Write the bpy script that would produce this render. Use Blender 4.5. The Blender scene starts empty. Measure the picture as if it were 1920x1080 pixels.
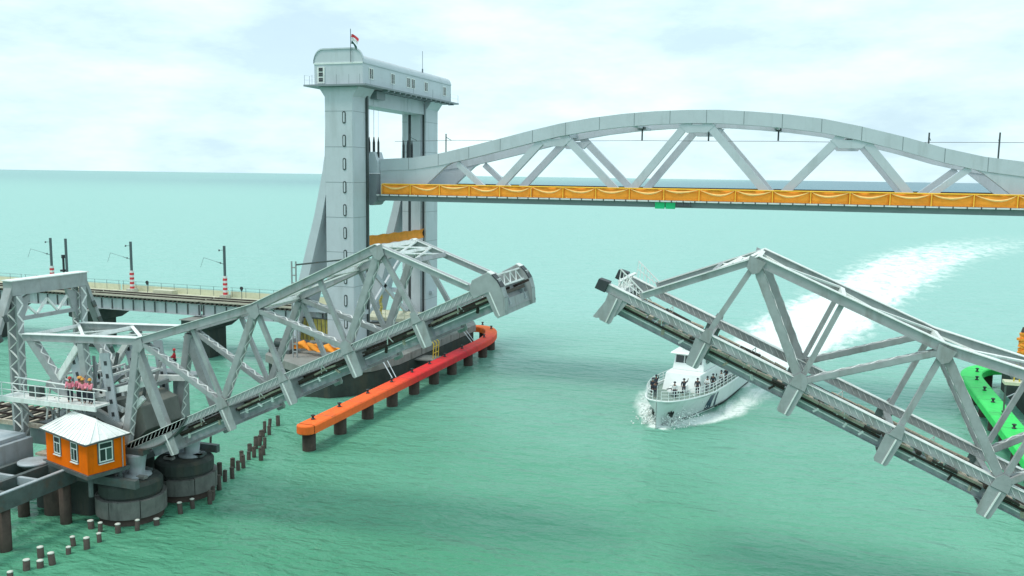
import bpy, bmesh, math, random
import numpy as np
from mathutils import Vector, Matrix, Quaternion
R_ = math.radians
random.seed(7)
rng = np.random.default_rng(7)
S = bpy.context.scene
COL = S.collection

# ------------------------------------------------------------------ camera
# axes: X runs along both bridges, Y across them away from the road bridge the camera stands on, Z up from the sea
cam_d = bpy.data.cameras.new('camera')
cam = bpy.data.objects.new('camera', cam_d)
COL.objects.link(cam)
FPX = 1655.0
cam_d.sensor_width = 36.0
cam_d.lens = 36.0 * FPX / 1920.0
cam_d.clip_start = 0.5
cam_d.clip_end = 90000
pitch, roll, yaw = 0.1259, 0.0140, 0.3272
fw = Vector((0, math.cos(pitch), -math.sin(pitch)))
rt = Vector((1, 0, 0))
up = rt.cross(fw)
rt2 = rt * math.cos(roll) + up * math.sin(roll)
up2 = -rt * math.sin(roll) + up * math.cos(roll)
yawm = Matrix.Rotation(yaw, 3, 'Z')
rt2, up2, fw = yawm @ rt2, yawm @ up2, yawm @ fw
cm = Matrix((rt2, up2, -fw)).transposed().to_4x4()
cm.translation = Vector((0, 0, 25))
cam.matrix_world = cm
S.camera = cam

# ------------------------------------------------------------------ world and sun
SUN_DIR = Vector((-0.30, -0.30, 0.92)).normalized()      # towards the sun
world = bpy.data.worlds.new('World')
S.world = world
world.use_nodes = True
wn, wl = world.node_tree.nodes, world.node_tree.links
wn.clear()
w_out = wn.new('ShaderNodeOutputWorld')
w_bg = wn.new('ShaderNodeBackground')
w_bg.inputs['Strength'].default_value = 0.10
w_sky = wn.new('ShaderNodeTexSky')
w_sky.sky_type = 'NISHITA'
w_sky.sun_disc = False
w_sky.sun_elevation = math.asin(SUN_DIR.z)
w_sky.sun_rotation = math.atan2(SUN_DIR.x, SUN_DIR.y)
w_sky.air_density = 1.0
w_sky.dust_density = 2.5
w_tc = wn.new('ShaderNodeTexCoord')
w_map = wn.new('ShaderNodeMapping')
w_map.inputs['Scale'].default_value = (1.0, 1.0, 3.2)
w_n1 = wn.new('ShaderNodeTexNoise')
w_n1.inputs['Scale'].default_value = 2.6
w_n1.inputs['Detail'].default_value = 7
w_n1.inputs['Roughness'].default_value = 0.55
w_n1.inputs['Distortion'].default_value = 0.35
w_ramp = wn.new('ShaderNodeValToRGB')
w_ramp.color_ramp.elements[0].position = 0.36
w_ramp.color_ramp.elements[0].color = (0.86, 0.86, 0.86, 1)
w_ramp.color_ramp.elements[1].position = 0.60
w_ramp.color_ramp.elements[1].color = (0.97, 0.97, 0.97, 1)
w_cl = wn.new('ShaderNodeTexNoise')
w_cl.inputs['Scale'].default_value = 4.0
w_cl.inputs['Detail'].default_value = 6
w_cl.inputs['Roughness'].default_value = 0.6
w_cr = wn.new('ShaderNodeValToRGB')
w_cr.color_ramp.elements[0].position = 0.38
w_cr.color_ramp.elements[0].color = (6.7, 8.9, 10.0, 1)
w_cr.color_ramp.elements[1].position = 0.62
w_cr.color_ramp.elements[1].color = (9.4, 11.8, 11.9, 1)
w_mix = wn.new('ShaderNodeMix')
w_mix.data_type = 'RGBA'
wl.new(w_tc.outputs['Generated'], w_map.inputs['Vector'])
wl.new(w_map.outputs['Vector'], w_n1.inputs['Vector'])
wl.new(w_map.outputs['Vector'], w_cl.inputs['Vector'])
wl.new(w_n1.outputs['Fac'], w_ramp.inputs['Fac'])
wl.new(w_cl.outputs['Fac'], w_cr.inputs['Fac'])
wl.new(w_ramp.outputs['Color'], w_mix.inputs['Factor'])
wl.new(w_sky.outputs['Color'], w_mix.inputs['A'])
wl.new(w_cr.outputs['Color'], w_mix.inputs['B'])
wl.new(w_mix.outputs['Result'], w_bg.inputs['Color'])
wl.new(w_bg.outputs['Background'], w_out.inputs['Surface'])

sun_d = bpy.data.lights.new('sun', 'SUN')
sun_d.energy = 1.8
sun_d.angle = R_(17.0)
sun_d.color = (1.0, 0.95, 0.86)
sun = bpy.data.objects.new('sun', sun_d)
sun.rotation_euler = SUN_DIR.to_track_quat('Z', 'Y').to_euler()
sun.location = (0, 0, 80)
COL.objects.link(sun)

S.view_settings.view_transform = 'Standard'
S.view_settings.look = 'None'
S.view_settings.exposure = 0.12
S.view_settings.gamma = 1.0
S.view_settings.use_curve_mapping = False

# ------------------------------------------------------------------ materials
def srgb(r, g, b):
    def f(c):
        c /= 255.0
        return c / 12.92 if c <= 0.04045 else ((c + 0.055) / 1.055) ** 2.4
    return (f(r), f(g), f(b))

MATS = {}
def mat(name, col, rough=0.55, metal=0.0, var=0.12, scale=1.5, bump=0.0, bscale=12.0, stain=None, stain_amt=0.0, stain_scale=0.8, streak=False, spec=0.4):
    m = bpy.data.materials.new(name)
    m.use_nodes = True
    n, l = m.node_tree.nodes, m.node_tree.links
    b = n['Principled BSDF']
    b.inputs['Roughness'].default_value = rough
    b.inputs['Metallic'].default_value = metal
    b.inputs['Specular IOR Level'].default_value = spec
    g = n.new('ShaderNodeNewGeometry')
    t = n.new('ShaderNodeTexNoise')
    t.inputs['Scale'].default_value = scale
    t.inputs['Detail'].default_value = 4
    t.inputs['Roughness'].default_value = 0.62
    l.new(g.outputs['Position'], t.inputs['Vector'])
    mr = n.new('ShaderNodeMapRange')
    mr.inputs['From Min'].default_value = 0.25
    mr.inputs['From Max'].default_value = 0.75
    mr.inputs['To Min'].default_value = 1.0 - var
    mr.inputs['To Max'].default_value = 1.0 + var
    l.new(t.outputs['Fac'], mr.inputs['Value'])
    mx = n.new('ShaderNodeMix')
    mx.data_type = 'RGBA'
    mx.blend_type = 'MULTIPLY'
    mx.inputs['Factor'].default_value = 1.0
    mx.inputs['A'].default_value = (*col, 1)
    l.new(mr.outputs['Result'], mx.inputs['B'])
    last = mx.outputs['Result']
    if stain is not None:
        s = n.new('ShaderNodeTexNoise')
        s.inputs['Scale'].default_value = stain_scale
        s.inputs['Detail'].default_value = 5
        s.inputs['Roughness'].default_value = 0.7
        if streak:
            mp = n.new('ShaderNodeMapping')
            mp.inputs['Scale'].default_value = (1.0, 1.0, 0.16)
            l.new(g.outputs['Position'], mp.inputs['Vector'])
            l.new(mp.outputs['Vector'], s.inputs['Vector'])
        else:
            l.new(g.outputs['Position'], s.inputs['Vector'])
        sr = n.new('ShaderNodeMapRange')
        sr.inputs['From Min'].default_value = 0.52
        sr.inputs['From Max'].default_value = 0.72
        sr.inputs['To Max'].default_value = stain_amt
        l.new(s.outputs['Fac'], sr.inputs['Value'])
        m2 = n.new('ShaderNodeMix')
        m2.data_type = 'RGBA'
        l.new(sr.outputs['Result'], m2.inputs['Factor'])
        l.new(last, m2.inputs['A'])
        m2.inputs['B'].default_value = (*stain, 1)
        last = m2.outputs['Result']
    l.new(last, b.inputs['Base Color'])
    if bump > 0:
        bt = n.new('ShaderNodeTexNoise')
        bt.inputs['Scale'].default_value = bscale
        bt.inputs['Detail'].default_value = 4
        l.new(g.outputs['Position'], bt.inputs['Vector'])
        bn = n.new('ShaderNodeBump')
        bn.inputs['Strength'].default_value = bump
        bn.inputs['Distance'].default_value = 0.05
        l.new(bt.outputs['Fac'], bn.inputs['Height'])
        l.new(bn.outputs['Normal'], b.inputs['Normal'])
    MATS[name] = m
    return m

RUST = (0.16, 0.075, 0.04)
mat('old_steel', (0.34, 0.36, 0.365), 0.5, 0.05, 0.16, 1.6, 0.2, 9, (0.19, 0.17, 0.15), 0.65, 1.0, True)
mat('old_steel_bright', (0.76, 0.78, 0.76), 0.5, 0.0, 0.10, 2.6, 0.12, 9, (0.34, 0.31, 0.27), 0.55, 1.2, True)  # lighter copy of old_steel: highlights painted on top flanges, also pale lacing and braces
mat('old_steel_dark', (0.10, 0.12, 0.12), 0.6, 0.2, 0.3, 1.4, 0.2, 9, RUST, 0.5, 1.0)
mat('plate_grey', (0.40, 0.44, 0.47), 0.5, 0.1, 0.15, 1.0, 0.1, 7, (0.20, 0.19, 0.17), 0.5, 0.8, True)
mat('weight_grey', (0.20, 0.21, 0.19), 0.75, 0.0, 0.18, 0.8, 0.25, 6, (0.08, 0.08, 0.07), 0.5, 0.6, True)
mat('new_steel', (0.53, 0.57, 0.61), 0.5, 0.0, 0.06, 0.5, 0.05, 5, (0.36, 0.39, 0.40), 0.55, 0.5, True)
mat('new_steel_dark', (0.24, 0.27, 0.29), 0.5, 0.1, 0.1, 0.7, 0.05, 5)
mat('girder_grey', (0.48, 0.50, 0.52), 0.5, 0.05, 0.10, 0.6, 0.05, 5, (0.20, 0.21, 0.20), 0.5, 0.5, True)
mat('cable_black', (0.05, 0.055, 0.06), 0.5, 0.3, 0.2)
mat('dark_metal', (0.07, 0.085, 0.085), 0.55, 0.3, 0.25, 2.0)
mat('white_paint', (0.74, 0.77, 0.76), 0.45, 0, 0.06, 1.5, 0.04, 8, (0.45, 0.44, 0.40), 0.35, 0.9)
mat('roof_sheet', (0.90, 0.90, 0.88), 0.4, 0.1, 0.08, 1.0, 0.05, 8, (0.5, 0.5, 0.5), 0.4, 1.6)
mat('cabin_orange', (0.85, 0.155, 0.003), 0.9, 0, 0.10, 1.2, 0.15, 14, (0.26, 0.09, 0.02), 0.5, 0.9, True, spec=0.1)
mat('frame_white', (0.78, 0.80, 0.78), 0.5, 0, 0.08, 2)
mat('glass_dark', (0.02, 0.03, 0.03), 0.08, 0, 0.1, 1, spec=0.6)
mat('glass_green', (0.05, 0.09, 0.08), 0.1, 0, 0.1, 1, spec=0.6)
mat('concrete', (0.25, 0.25, 0.235), 0.85, 0, 0.18, 0.9, 0.3, 7, (0.13, 0.13, 0.11), 0.6, 0.7, True)
mat('jacket', (0.16, 0.16, 0.15), 0.85, 0, 0.25, 1.2, 0.4, 7, (0.05, 0.055, 0.05), 0.7, 0.9, True)
mat('concrete_pale', (0.55, 0.55, 0.47), 0.85, 0, 0.12, 0.9, 0.2, 7, (0.3, 0.3, 0.25), 0.5, 0.8)
mat('concrete_dark', (0.045, 0.055, 0.05), 0.8, 0, 0.3, 0.8, 0.4, 5, (0.10, 0.085, 0.06), 0.6, 0.6, True)
mat('pile_brown', (0.075, 0.055, 0.045), 0.85, 0, 0.35, 1.2, 0.4, 6, (0.03, 0.035, 0.03), 0.7, 0.9, True)
mat('timber', (0.07, 0.06, 0.05), 0.85, 0, 0.3, 3, 0.4, 9)
mat('timber_pale', (0.48, 0.42, 0.34), 0.85, 0, 0.3, 2.2, 0.3, 9, (0.22, 0.11, 0.07), 0.7, 1.6)
mat('bird_white', (0.62, 0.62, 0.56), 0.9, 0, 0.2, 4)
mat('rail_rust', (0.05, 0.035, 0.03), 0.6, 0.4, 0.3, 3)
mat('banner_orange', (0.98, 0.36, 0.035), 0.8, 0, 0.12, 1.6, 0.2, 5, (0.72, 0.24, 0.03), 0.5, 0.7)
mat('swag_cream', (1.0, 0.62, 0.22), 0.8, 0, 0.12, 2.2, 0.2, 8)
mat('banner_yellow', (1.0, 0.55, 0.06), 0.8, 0, 0.12, 1.6)
mat('cloth_yellow', srgb(205, 190, 105), 0.85, 0, 0.25, 1.5, 0.3, 5, srgb(120, 110, 60), 0.6, 0.9)
mat('cloth_orange', (0.95, 0.34, 0.04), 0.8, 0, 0.15, 1.3, 0.3, 5)
mat('panel_green', (0.02, 0.62, 0.25), 0.5, 0, 0.06, 2)
mat('fender_green', (0.04, 0.70, 0.13), 0.5, 0, 0.08, 1.0, 0.05, 8, (0.05, 0.36, 0.09), 0.55, 0.6, spec=0.2)
mat('yellow_paint', (0.60, 0.45, 0.05), 0.5, 0, 0.1, 2)
mat('mast_steel', (0.10, 0.13, 0.14), 0.5, 0.3, 0.15, 2)
mat('red_paint', (0.62, 0.05, 0.06), 0.5, 0, 0.1, 2)
mat('deck_pale', (0.55, 0.55, 0.42), 0.9, 0, 0.15, 0.8, 0.2, 6, (0.35, 0.33, 0.22), 0.5, 0.6)
mat('rail_pale', (0.62, 0.62, 0.45), 0.6, 0, 0.1, 2)
mat('ballast', (0.27, 0.27, 0.21), 0.95, 0, 0.35, 3, 0.8, 10)
mat('hull_white', (0.70, 0.75, 0.74), 0.35, 0, 0.05, 0.8, 0.03, 6, (0.42, 0.44, 0.42), 0.35, 0.6, True)
mat('ship_white', (0.82, 0.85, 0.84), 0.4, 0, 0.05, 1.0)
mat('ship_deck', (0.22, 0.30, 0.26), 0.7, 0, 0.12, 1.2)
mat('stripe_blue', (0.03, 0.06, 0.10), 0.4, 0, 0.1, 1)
mat('boot_black', (0.02, 0.025, 0.025), 0.5, 0, 0.2, 1)
mat('skin', (0.20, 0.10, 0.06), 0.6, 0, 0.05, 5)
mat('vest_pink', (0.78, 0.22, 0.30), 0.7, 0, 0.2, 9, 0, 9, (0.8, 0.62, 0.60), 0.7, 6)
mat('vest_red', (0.60, 0.03, 0.05), 0.7, 0, 0.15, 6)
mat('helmet_yellow', (0.72, 0.33, 0.06), 0.35, 0, 0.05, 4)
mat('helmet_red', (0.55, 0.05, 0.05), 0.35, 0, 0.05, 4)
mat('trouser_dark', (0.03, 0.035, 0.05), 0.8, 0, 0.15, 6)
mat('uniform_navy', (0.035, 0.045, 0.06), 0.8, 0, 0.15, 6)
mat('uniform_white', (0.70, 0.72, 0.72), 0.8, 0, 0.1, 6)
mat('flag_saffron', (0.62, 0.06, 0.07), 0.8, 0, 0.05, 4)
mat('flag_white', (0.80, 0.80, 0.80), 0.8, 0, 0.05, 4)
mat('flag_green', (0.015, 0.08, 0.06), 0.8, 0, 0.05, 4)

# orange fender: weathered paint that runs orange - red - orange along its length
def fender_paint():
    m = mat('fender_orange', (0.9, 0.2, 0.05), 0.7, 0, 0.14, 1.6, 0.1, 8, (0.30, 0.09, 0.04), 0.5, 0.7, spec=0.2)
    n, l = m.node_tree.nodes, m.node_tree.links
    g = [k for k in n if k.type == 'NEW_GEOMETRY'][0]
    sx = n.new('ShaderNodeSeparateXYZ')
    l.new(g.outputs['Position'], sx.inputs['Vector'])
    mr = n.new('ShaderNodeMapRange')
    mr.inputs['From Min'].default_value = 66
    mr.inputs['From Max'].default_value = 128
    l.new(sx.outputs['Y'], mr.inputs['Value'])
    rp = n.new('ShaderNodeValToRGB')
    e = rp.color_ramp.elements
    e[0].position = 0.0; e[0].color = (*srgb(255, 118, 52), 1)
    e[1].position = 1.0; e[1].color = (*srgb(255, 120, 52), 1)
    for p, c in ((0.24, srgb(255, 104, 55)), (0.38, srgb(228, 52, 52)), (0.62, srgb(214, 46, 58)), (0.80, srgb(236, 82, 60)), (0.9, srgb(255, 118, 55))):
        k = e.new(p); k.color = (*c, 1)
    l.new(mr.outputs['Result'], rp.inputs['Fac'])
    mx = [k for k in n if k.type == 'MIX'][0]
    l.new(rp.outputs['Color'], mx.inputs['A'])
fender_paint()

# ------------------------------------------------------------------ mesh helpers
def V(*a): return Vector(a)
class MB:
    def __init__(s): s.v = []; s.f = []
    def add(s, vs, fs):
        o = len(s.v)
        s.v += [Vector(p) for p in vs]
        s.f += [tuple(i + o for i in f) for f in fs]
        return s
    def box(s, x0, x1, y0, y1, z0, z1):
        return s.add([(x0, y0, z0), (x1, y0, z0), (x1, y1, z0), (x0, y1, z0), (x0, y0, z1), (x1, y0, z1), (x1, y1, z1), (x0, y1, z1)],
                     [(0, 3, 2, 1), (4, 5, 6, 7), (0, 1, 5, 4), (1, 2, 6, 5), (2, 3, 7, 6), (3, 0, 4, 7)])
    def bar(s, p, q, w, h, upv=(0, 0, 1), w2=None, h2=None):
        """box section from p to q: w across (p->q x up), h along up"""
        p, q, upv = Vector(p), Vector(q), Vector(upv)
        d = (q - p).normalized()
        sd = d.cross(upv)
        if sd.length < 1e-4: sd = d.cross(Vector((1, 0, 0)))
        sd.normalize()
        u = sd.cross(d).normalized()
        w2 = w if w2 is None else w2
        h2 = h if h2 is None else h2
        vs = []
        for c, ww, hh in ((p, w, h), (q, w2, h2)):
            vs += [c - sd * ww / 2 - u * hh / 2, c + sd * ww / 2 - u * hh / 2, c + sd * ww / 2 + u * hh / 2, c - sd * ww / 2 + u * hh / 2]
        return s.add(vs, [(0, 1, 2, 3), (7, 6, 5, 4), (0, 4, 5, 1), (1, 5, 6, 2), (2, 6, 7, 3), (3, 7, 4, 0)])
    def cyl(s, p, q, r, n=10, r2=None):
        p, q = Vector(p), Vector(q)
        r2 = r if r2 is None else r2
        d = (q - p).normalized()
        a = d.cross(Vector((0, 0, 1)))
        if a.length < 1e-4: a = Vector((1, 0, 0))
        a.normalize(); b = d.cross(a)
        vs = []
        for c, rr in ((p, r), (q, r2)):
            for k in range(n):
                t = 2 * math.pi * k / n
                vs.append(c + a * rr * math.cos(t) + b * rr * math.sin(t))
        fs = [tuple(range(n)), tuple(range(2 * n - 1, n - 1, -1))]
        for k in range(n):
            j = (k + 1) % n
            fs.append((k, n + k, n + j, j))
        return s.add(vs, fs)
    def tube(s, pts, r, n=6):
        for a, b in zip(pts[:-1], pts[1:]): s.cyl(a, b, r, n)
        return s
    def prism(s, poly, fn0, fn1):
        """poly of 2D points, mapped by fn0 / fn1 into the two end faces"""
        n = len(poly)
        vs = [fn0(*p) for p in poly] + [fn1(*p) for p in poly]
        fs = [tuple(range(n)), tuple(range(2 * n - 1, n - 1, -1))]
        for k in range(n):
            j = (k + 1) % n
            fs.append((k, n + k, n + j, j))
        return s.add(vs, fs)
    def xz(s, poly, y0, y1):
        return s.prism(poly, lambda x, z: (x, y0, z), lambda x, z: (x, y1, z))
    def xy(s, poly, z0, z1):
        return s.prism(poly, lambda x, y: (x, y, z0), lambda x, y: (x, y, z1))
    def yz(s, poly, x0, x1):
        return s.prism(poly, lambda y, z: (x0, y, z), lambda y, z: (x1, y, z))
    def lathe(s, c, prof, n=20):
        vs = []
        for r, z in prof:
            for k in range(n):
                t = 2 * math.pi * k / n
                vs.append((c[0] + r * math.cos(t), c[1] + r * math.sin(t), c[2] + z))
        fs = [tuple(range(n - 1, -1, -1)), tuple(range(len(vs) - n, len(vs)))]
        for i in range(len(prof) - 1):
            for k in range(n):
                j = (k + 1) % n
                fs.append((i * n + k, i * n + j, (i + 1) * n + j, (i + 1) * n + k))
        return s.add(vs, fs)
    def grid(s, P):
        h, w = len(P), len(P[0])
        return s.add([p for r in P for p in r], [(i * w + j, i * w + j + 1, (i + 1) * w + j + 1, (i + 1) * w + j) for i in range(h - 1) for j in range(w - 1)])
    def build(s, name, m, parent=None, smooth=False, bevel=0.0):
        org = WORLD.get(parent.name, Vector((0, 0, 0))) if parent is not None else Vector((0, 0, 0))
        me = bpy.data.meshes.new(name)
        me.from_pydata([tuple(p - org) for p in s.v], [], s.f)
        bm = bmesh.new(); bm.from_mesh(me)
        bmesh.ops.recalc_face_normals(bm, faces=bm.faces)
        bm.to_mesh(me); bm.free()
        me.materials.append(MATS[m])
        if smooth:
            for p in me.polygons: p.use_smooth = True
        o = bpy.data.objects.new(name, me)
        COL.objects.link(o)
        if parent is not None:
            o.parent = parent
        WORLD[o.name] = org if parent is not None else Vector((0, 0, 0))
        if bevel > 0:
            b = o.modifiers.new('bevel', 'BEVEL'); b.width = bevel; b.segments = 2; b.limit_method = 'ANGLE'
        return o
WORLD = {}
def tag(o, label, cat, group=None, kind=None):
    o['label'] = label
    if cat: o['category'] = cat
    if group: o['group'] = group
    if kind: o['kind'] = kind
    return o
def thing(name, loc, label, cat, group=None):
    o = bpy.data.objects.new(name, None)
    o.empty_display_size = 0.3
    o.location = loc
    COL.objects.link(o)
    WORLD[o.name] = Vector(loc)
    return tag(o, label, cat, group)
def copy_tree(o, parent=None):
    c = o.copy(); COL.objects.link(c); c.parent = parent
    WORLD[c.name] = WORLD.get(o.name, Vector((0, 0, 0)))
    for ch in list(o.children): copy_tree(ch, c)
    return c
def structure(o):
    o['kind'] = 'structure'; return o

# ------------------------------------------------------------------ the sea
# wake centre line behind the boat: (x, y, half width, whiteness)
WAKE = [(-8.2, 110, 2.6, 1.2), (-6.2, 122, 6.0, 1.3), (-3.4, 138, 9.4, 1.35), (0.8, 160, 11.2, 1.35), (6.2, 190, 12.2, 1.25), (13, 220, 13.5, 1.1), (22, 262, 16, 1.06), (31, 305, 19, .94), (45, 350, 24, .80), (64, 400, 29, .64), (96, 470, 34, .42), (140, 560, 38, .0)]
BOW = Vector((-13.5, 87.3)); HEAD = Vector((-0.165, -0.986)).normalized(); PORT = Vector((-HEAD.y, HEAD.x))

def noise_table(n=256, seed=3):
    r = np.random.default_rng(seed)
    return r.random((n, n))
_T = noise_table()
def vnoise(x, y):
    xi = np.floor(x).astype(int); yi = np.floor(y).astype(int)
    fx = x - xi; fy = y - yi
    fx = fx * fx * (3 - 2 * fx); fy = fy * fy * (3 - 2 * fy)
    a = _T[xi % 256, yi % 256]; b = _T[(xi + 1) % 256, yi % 256]
    c = _T[xi % 256, (yi + 1) % 256]; d = _T[(xi + 1) % 256, (yi + 1) % 256]
    return (a * (1 - fx) + b * fx) * (1 - fy) + (c * (1 - fx) + d * fx) * fy

def make_sea():
    rs = [6.0]
    while rs[-1] < 420: rs.append(rs[-1] * 1.0085)
    while rs[-1] < 60000: rs.append(rs[-1] * 1.06)
    rs = np.array(rs)
    vc = math.pi / 2 + yaw
    th = np.concatenate([np.linspace(vc - .66, vc + .66, 330), np.linspace(vc + .66, vc - .66 + 2 * math.pi, 60)[1:-1]])
    Rg, Tg = np.meshgrid(rs, th, indexing='ij')
    X = Rg * np.cos(Tg); Y = Rg * np.sin(Tg)
    fade = np.clip(1 - (Rg - 120) / 300, 0, 1)
    Z = np.zeros_like(X)
    for k, (wl, amp, ang) in enumerate([(5.5, .05, .3), (3.6, .045, .55), (2.4, .035, .1), (1.7, .025, .8)]):
        ca, sa = math.cos(ang), math.sin(ang)
        u = (X * ca + Y * sa) / wl; v = (-X * sa + Y * ca) / (wl * 2.2)
        Z += amp * (vnoise(u + 17 * k, v + 31 * k) * 2 - 1)
    Z *= fade
    foam = np.zeros_like(X)
    # wake: distance to the centre line
    for (x0, y0, w0, a0), (x1, y1, w1, a1) in zip(WAKE[:-1], WAKE[1:]):
        dx, dy = x1 - x0, y1 - y0
        t = ((X - x0) * dx + (Y - y0) * dy) / (dx * dx + dy * dy)
        tc = np.clip(t, 0, 1)
        d = np.hypot(X - (x0 + tc * dx), Y - (y0 + tc * dy))
        w = w0 + tc * (w1 - w0); a = a0 + tc * (a1 - a0)
        val = a * np.clip(1.45 - 1.15 * d / w, 0, 1)
        foam = np.maximum(foam, val)
    # turbulence lump in the wake
    Z += 0.22 * foam * (vnoise(X * .9, Y * .9) - .4) * fade
    # bow wave and the foam that runs along both sides of the hull
    lx = (X - BOW.x) * (-HEAD.x) + (Y - BOW.y) * (-HEAD.y)      # metres aft of the stem
    ly = (X - BOW.x) * PORT.x + (Y - BOW.y) * PORT.y            # metres to port
    hb = 3.0 * np.clip(lx / 9.0, 0, 1) ** .62
    off = np.abs(ly) - hb
    for sgn, reach, spread in ((1, 34, .12), (-1, 30, .14)):
        side = (ly * sgn > 0)
        c0 = 0.35 + lx * spread
        wd = 1.15 + lx * 0.085
        val = 1.25 * np.clip(1.35 - np.abs(off - c0) / wd, 0, 1) * np.clip(1 - lx / reach, 0, 1) ** .5 * (lx > -1.3) * side
        foam = np.maximum(foam, val)
        Z += 0.55 * np.clip(1 - np.abs(off - .4) / 1.1, 0, 1) * np.exp(-np.abs(lx - 2.0) / 2.6) * side * (lx > -2)
    ahead = np.clip(1.2 - np.hypot(lx + .2, ly) / 1.7, 0, 1)
    foam = np.maximum(foam, ahead * 1.25)
    n0, n1 = X.shape
    verts = np.stack([X.ravel(), Y.ravel(), Z.ravel()], 1)
    idx = np.arange(n0 * n1).reshape(n0, n1)
    nx = np.roll(idx, -1, axis=1)
    q = np.stack([idx[:-1], idx[1:], nx[1:], nx[:-1]], -1).reshape(-1, 4)
    verts = np.vstack([verts, [[0, 0, 0]]])
    c = len(verts) - 1
    tri = np.stack([np.full(n1, c), idx[0], nx[0]], 1)
    me = bpy.data.meshes.new('sea')
    me.from_pydata(verts.tolist(), [], q.tolist() + tri.tolist())
    at = me.attributes.new('foam', 'FLOAT', 'POINT')
    at.data.foreach_set('value', np.append(foam.ravel(), 0).astype(np.float32))
    for p in me.polygons: p.use_smooth = True
    bm = bmesh.new(); bm.from_mesh(me)
    bmesh.ops.recalc_face_normals(bm, faces=bm.faces)
    bm.to_mesh(me); bm.free()
    if me.polygons[0].normal.z < 0: me.flip_normals()
    o = bpy.data.objects.new('sea', me)
    COL.objects.link(o)
    structure(o)
    o['label'] = 'turquoise green sea with ripples and the white wake of the boat'
    m = bpy.data.materials.new('sea_water'); m.use_nodes = True
    n, l = m.node_tree.nodes, m.node_tree.links
    b = n['Principled BSDF']
    g = n.new('ShaderNodeNewGeometry')
    # water body colour: green shallows, random tone patches, painted sky sheen, bluer deep water far out
    sep = n.new('ShaderNodeSeparateXYZ'); l.new(g.outputs['Position'], sep.inputs['Vector'])
    mp = n.new('ShaderNodeMapping'); mp.inputs['Scale'].default_value = (0.010, 0.022, 0.0)
    l.new(g.outputs['Position'], mp.inputs['Vector'])
    big = n.new('ShaderNodeTexNoise'); big.inputs['Scale'].default_value = 1.0; big.inputs['Detail'].default_value = 5; big.inputs['Roughness'].default_value = .55
    l.new(mp.outputs['Vector'], big.inputs['Vector'])
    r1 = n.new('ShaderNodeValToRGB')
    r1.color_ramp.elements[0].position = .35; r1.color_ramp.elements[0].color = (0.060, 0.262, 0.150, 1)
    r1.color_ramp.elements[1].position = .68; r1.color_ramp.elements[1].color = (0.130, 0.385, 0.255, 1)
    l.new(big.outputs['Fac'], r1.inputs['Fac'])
    # sky reflection painted in as paler colour past the bridges, deep blue water far offshore (both by place along Y, edges broken by noise)
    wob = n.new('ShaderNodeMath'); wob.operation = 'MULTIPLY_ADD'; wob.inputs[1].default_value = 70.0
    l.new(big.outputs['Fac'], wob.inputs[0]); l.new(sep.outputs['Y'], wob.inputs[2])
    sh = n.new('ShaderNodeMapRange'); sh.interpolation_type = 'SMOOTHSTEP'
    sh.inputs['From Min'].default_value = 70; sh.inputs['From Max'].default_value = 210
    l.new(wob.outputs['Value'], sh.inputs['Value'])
    sky_pale = n.new('ShaderNodeMix'); sky_pale.data_type = 'RGBA'
    l.new(sh.outputs['Result'], sky_pale.inputs['Factor']); l.new(r1.outputs['Color'], sky_pale.inputs['A'])
    sky_pale.inputs['B'].default_value = (0.24, 0.48, 0.425, 1)
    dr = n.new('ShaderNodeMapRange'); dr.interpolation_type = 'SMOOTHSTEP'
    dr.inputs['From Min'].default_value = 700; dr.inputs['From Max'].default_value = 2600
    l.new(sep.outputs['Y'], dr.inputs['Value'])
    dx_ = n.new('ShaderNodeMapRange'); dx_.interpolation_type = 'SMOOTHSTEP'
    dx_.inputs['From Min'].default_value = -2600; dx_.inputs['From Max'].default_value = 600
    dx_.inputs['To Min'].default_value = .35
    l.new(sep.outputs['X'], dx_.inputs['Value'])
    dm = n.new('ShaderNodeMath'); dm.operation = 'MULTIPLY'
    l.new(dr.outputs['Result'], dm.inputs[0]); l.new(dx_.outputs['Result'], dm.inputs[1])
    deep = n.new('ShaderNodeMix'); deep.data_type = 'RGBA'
    l.new(dm.outputs['Value'], deep.inputs['Factor']); l.new(sky_pale.outputs['Result'], deep.inputs['A'])
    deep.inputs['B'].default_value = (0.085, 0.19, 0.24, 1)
    # foam
    fa = n.new('ShaderNodeAttribute'); fa.attribute_name = 'foam'
    fmp = n.new('ShaderNodeMapping'); fmp.inputs['Rotation'].default_value = (0, 0, R_(14)); fmp.inputs['Scale'].default_value = (.34, .13, .5)
    l.new(g.outputs['Position'], fmp.inputs['Vector'])
    fn = n.new('ShaderNodeTexNoise'); fn.inputs['Scale'].default_value = 1.0; fn.inputs['Detail'].default_value = 6; fn.inputs['Roughness'].default_value = .72; fn.inputs['Distortion'].default_value = .6
    l.new(fmp.outputs['Vector'], fn.inputs['Vector'])
    ad = n.new('ShaderNodeMath'); ad.operation = 'MULTIPLY_ADD'; ad.inputs[1].default_value = 1.0
    sb = n.new('ShaderNodeMath'); sb.operation = 'MULTIPLY_ADD'; sb.inputs[1].default_value = 2.4; sb.inputs[2].default_value = -1.62
    l.new(fn.outputs['Fac'], sb.inputs[0])
    l.new(fa.outputs['Fac'], ad.inputs[0]); l.new(sb.outputs['Value'], ad.inputs[2])
    fr = n.new('ShaderNodeMapRange'); fr.inputs['From Min'].default_value = 0.0; fr.inputs['From Max'].default_value = .60; fr.inputs['To Max'].default_value = .97
    l.new(ad.outputs['Value'], fr.inputs['Value'])
    gate = n.new('ShaderNodeMath'); gate.operation = 'MULTIPLY'; gate.use_clamp = True; gate.inputs[1].default_value = 1.25
    l.new(fa.outputs['Fac'], gate.inputs[0])
    fg = n.new('ShaderNodeMath'); fg.operation = 'MULTIPLY'
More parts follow.
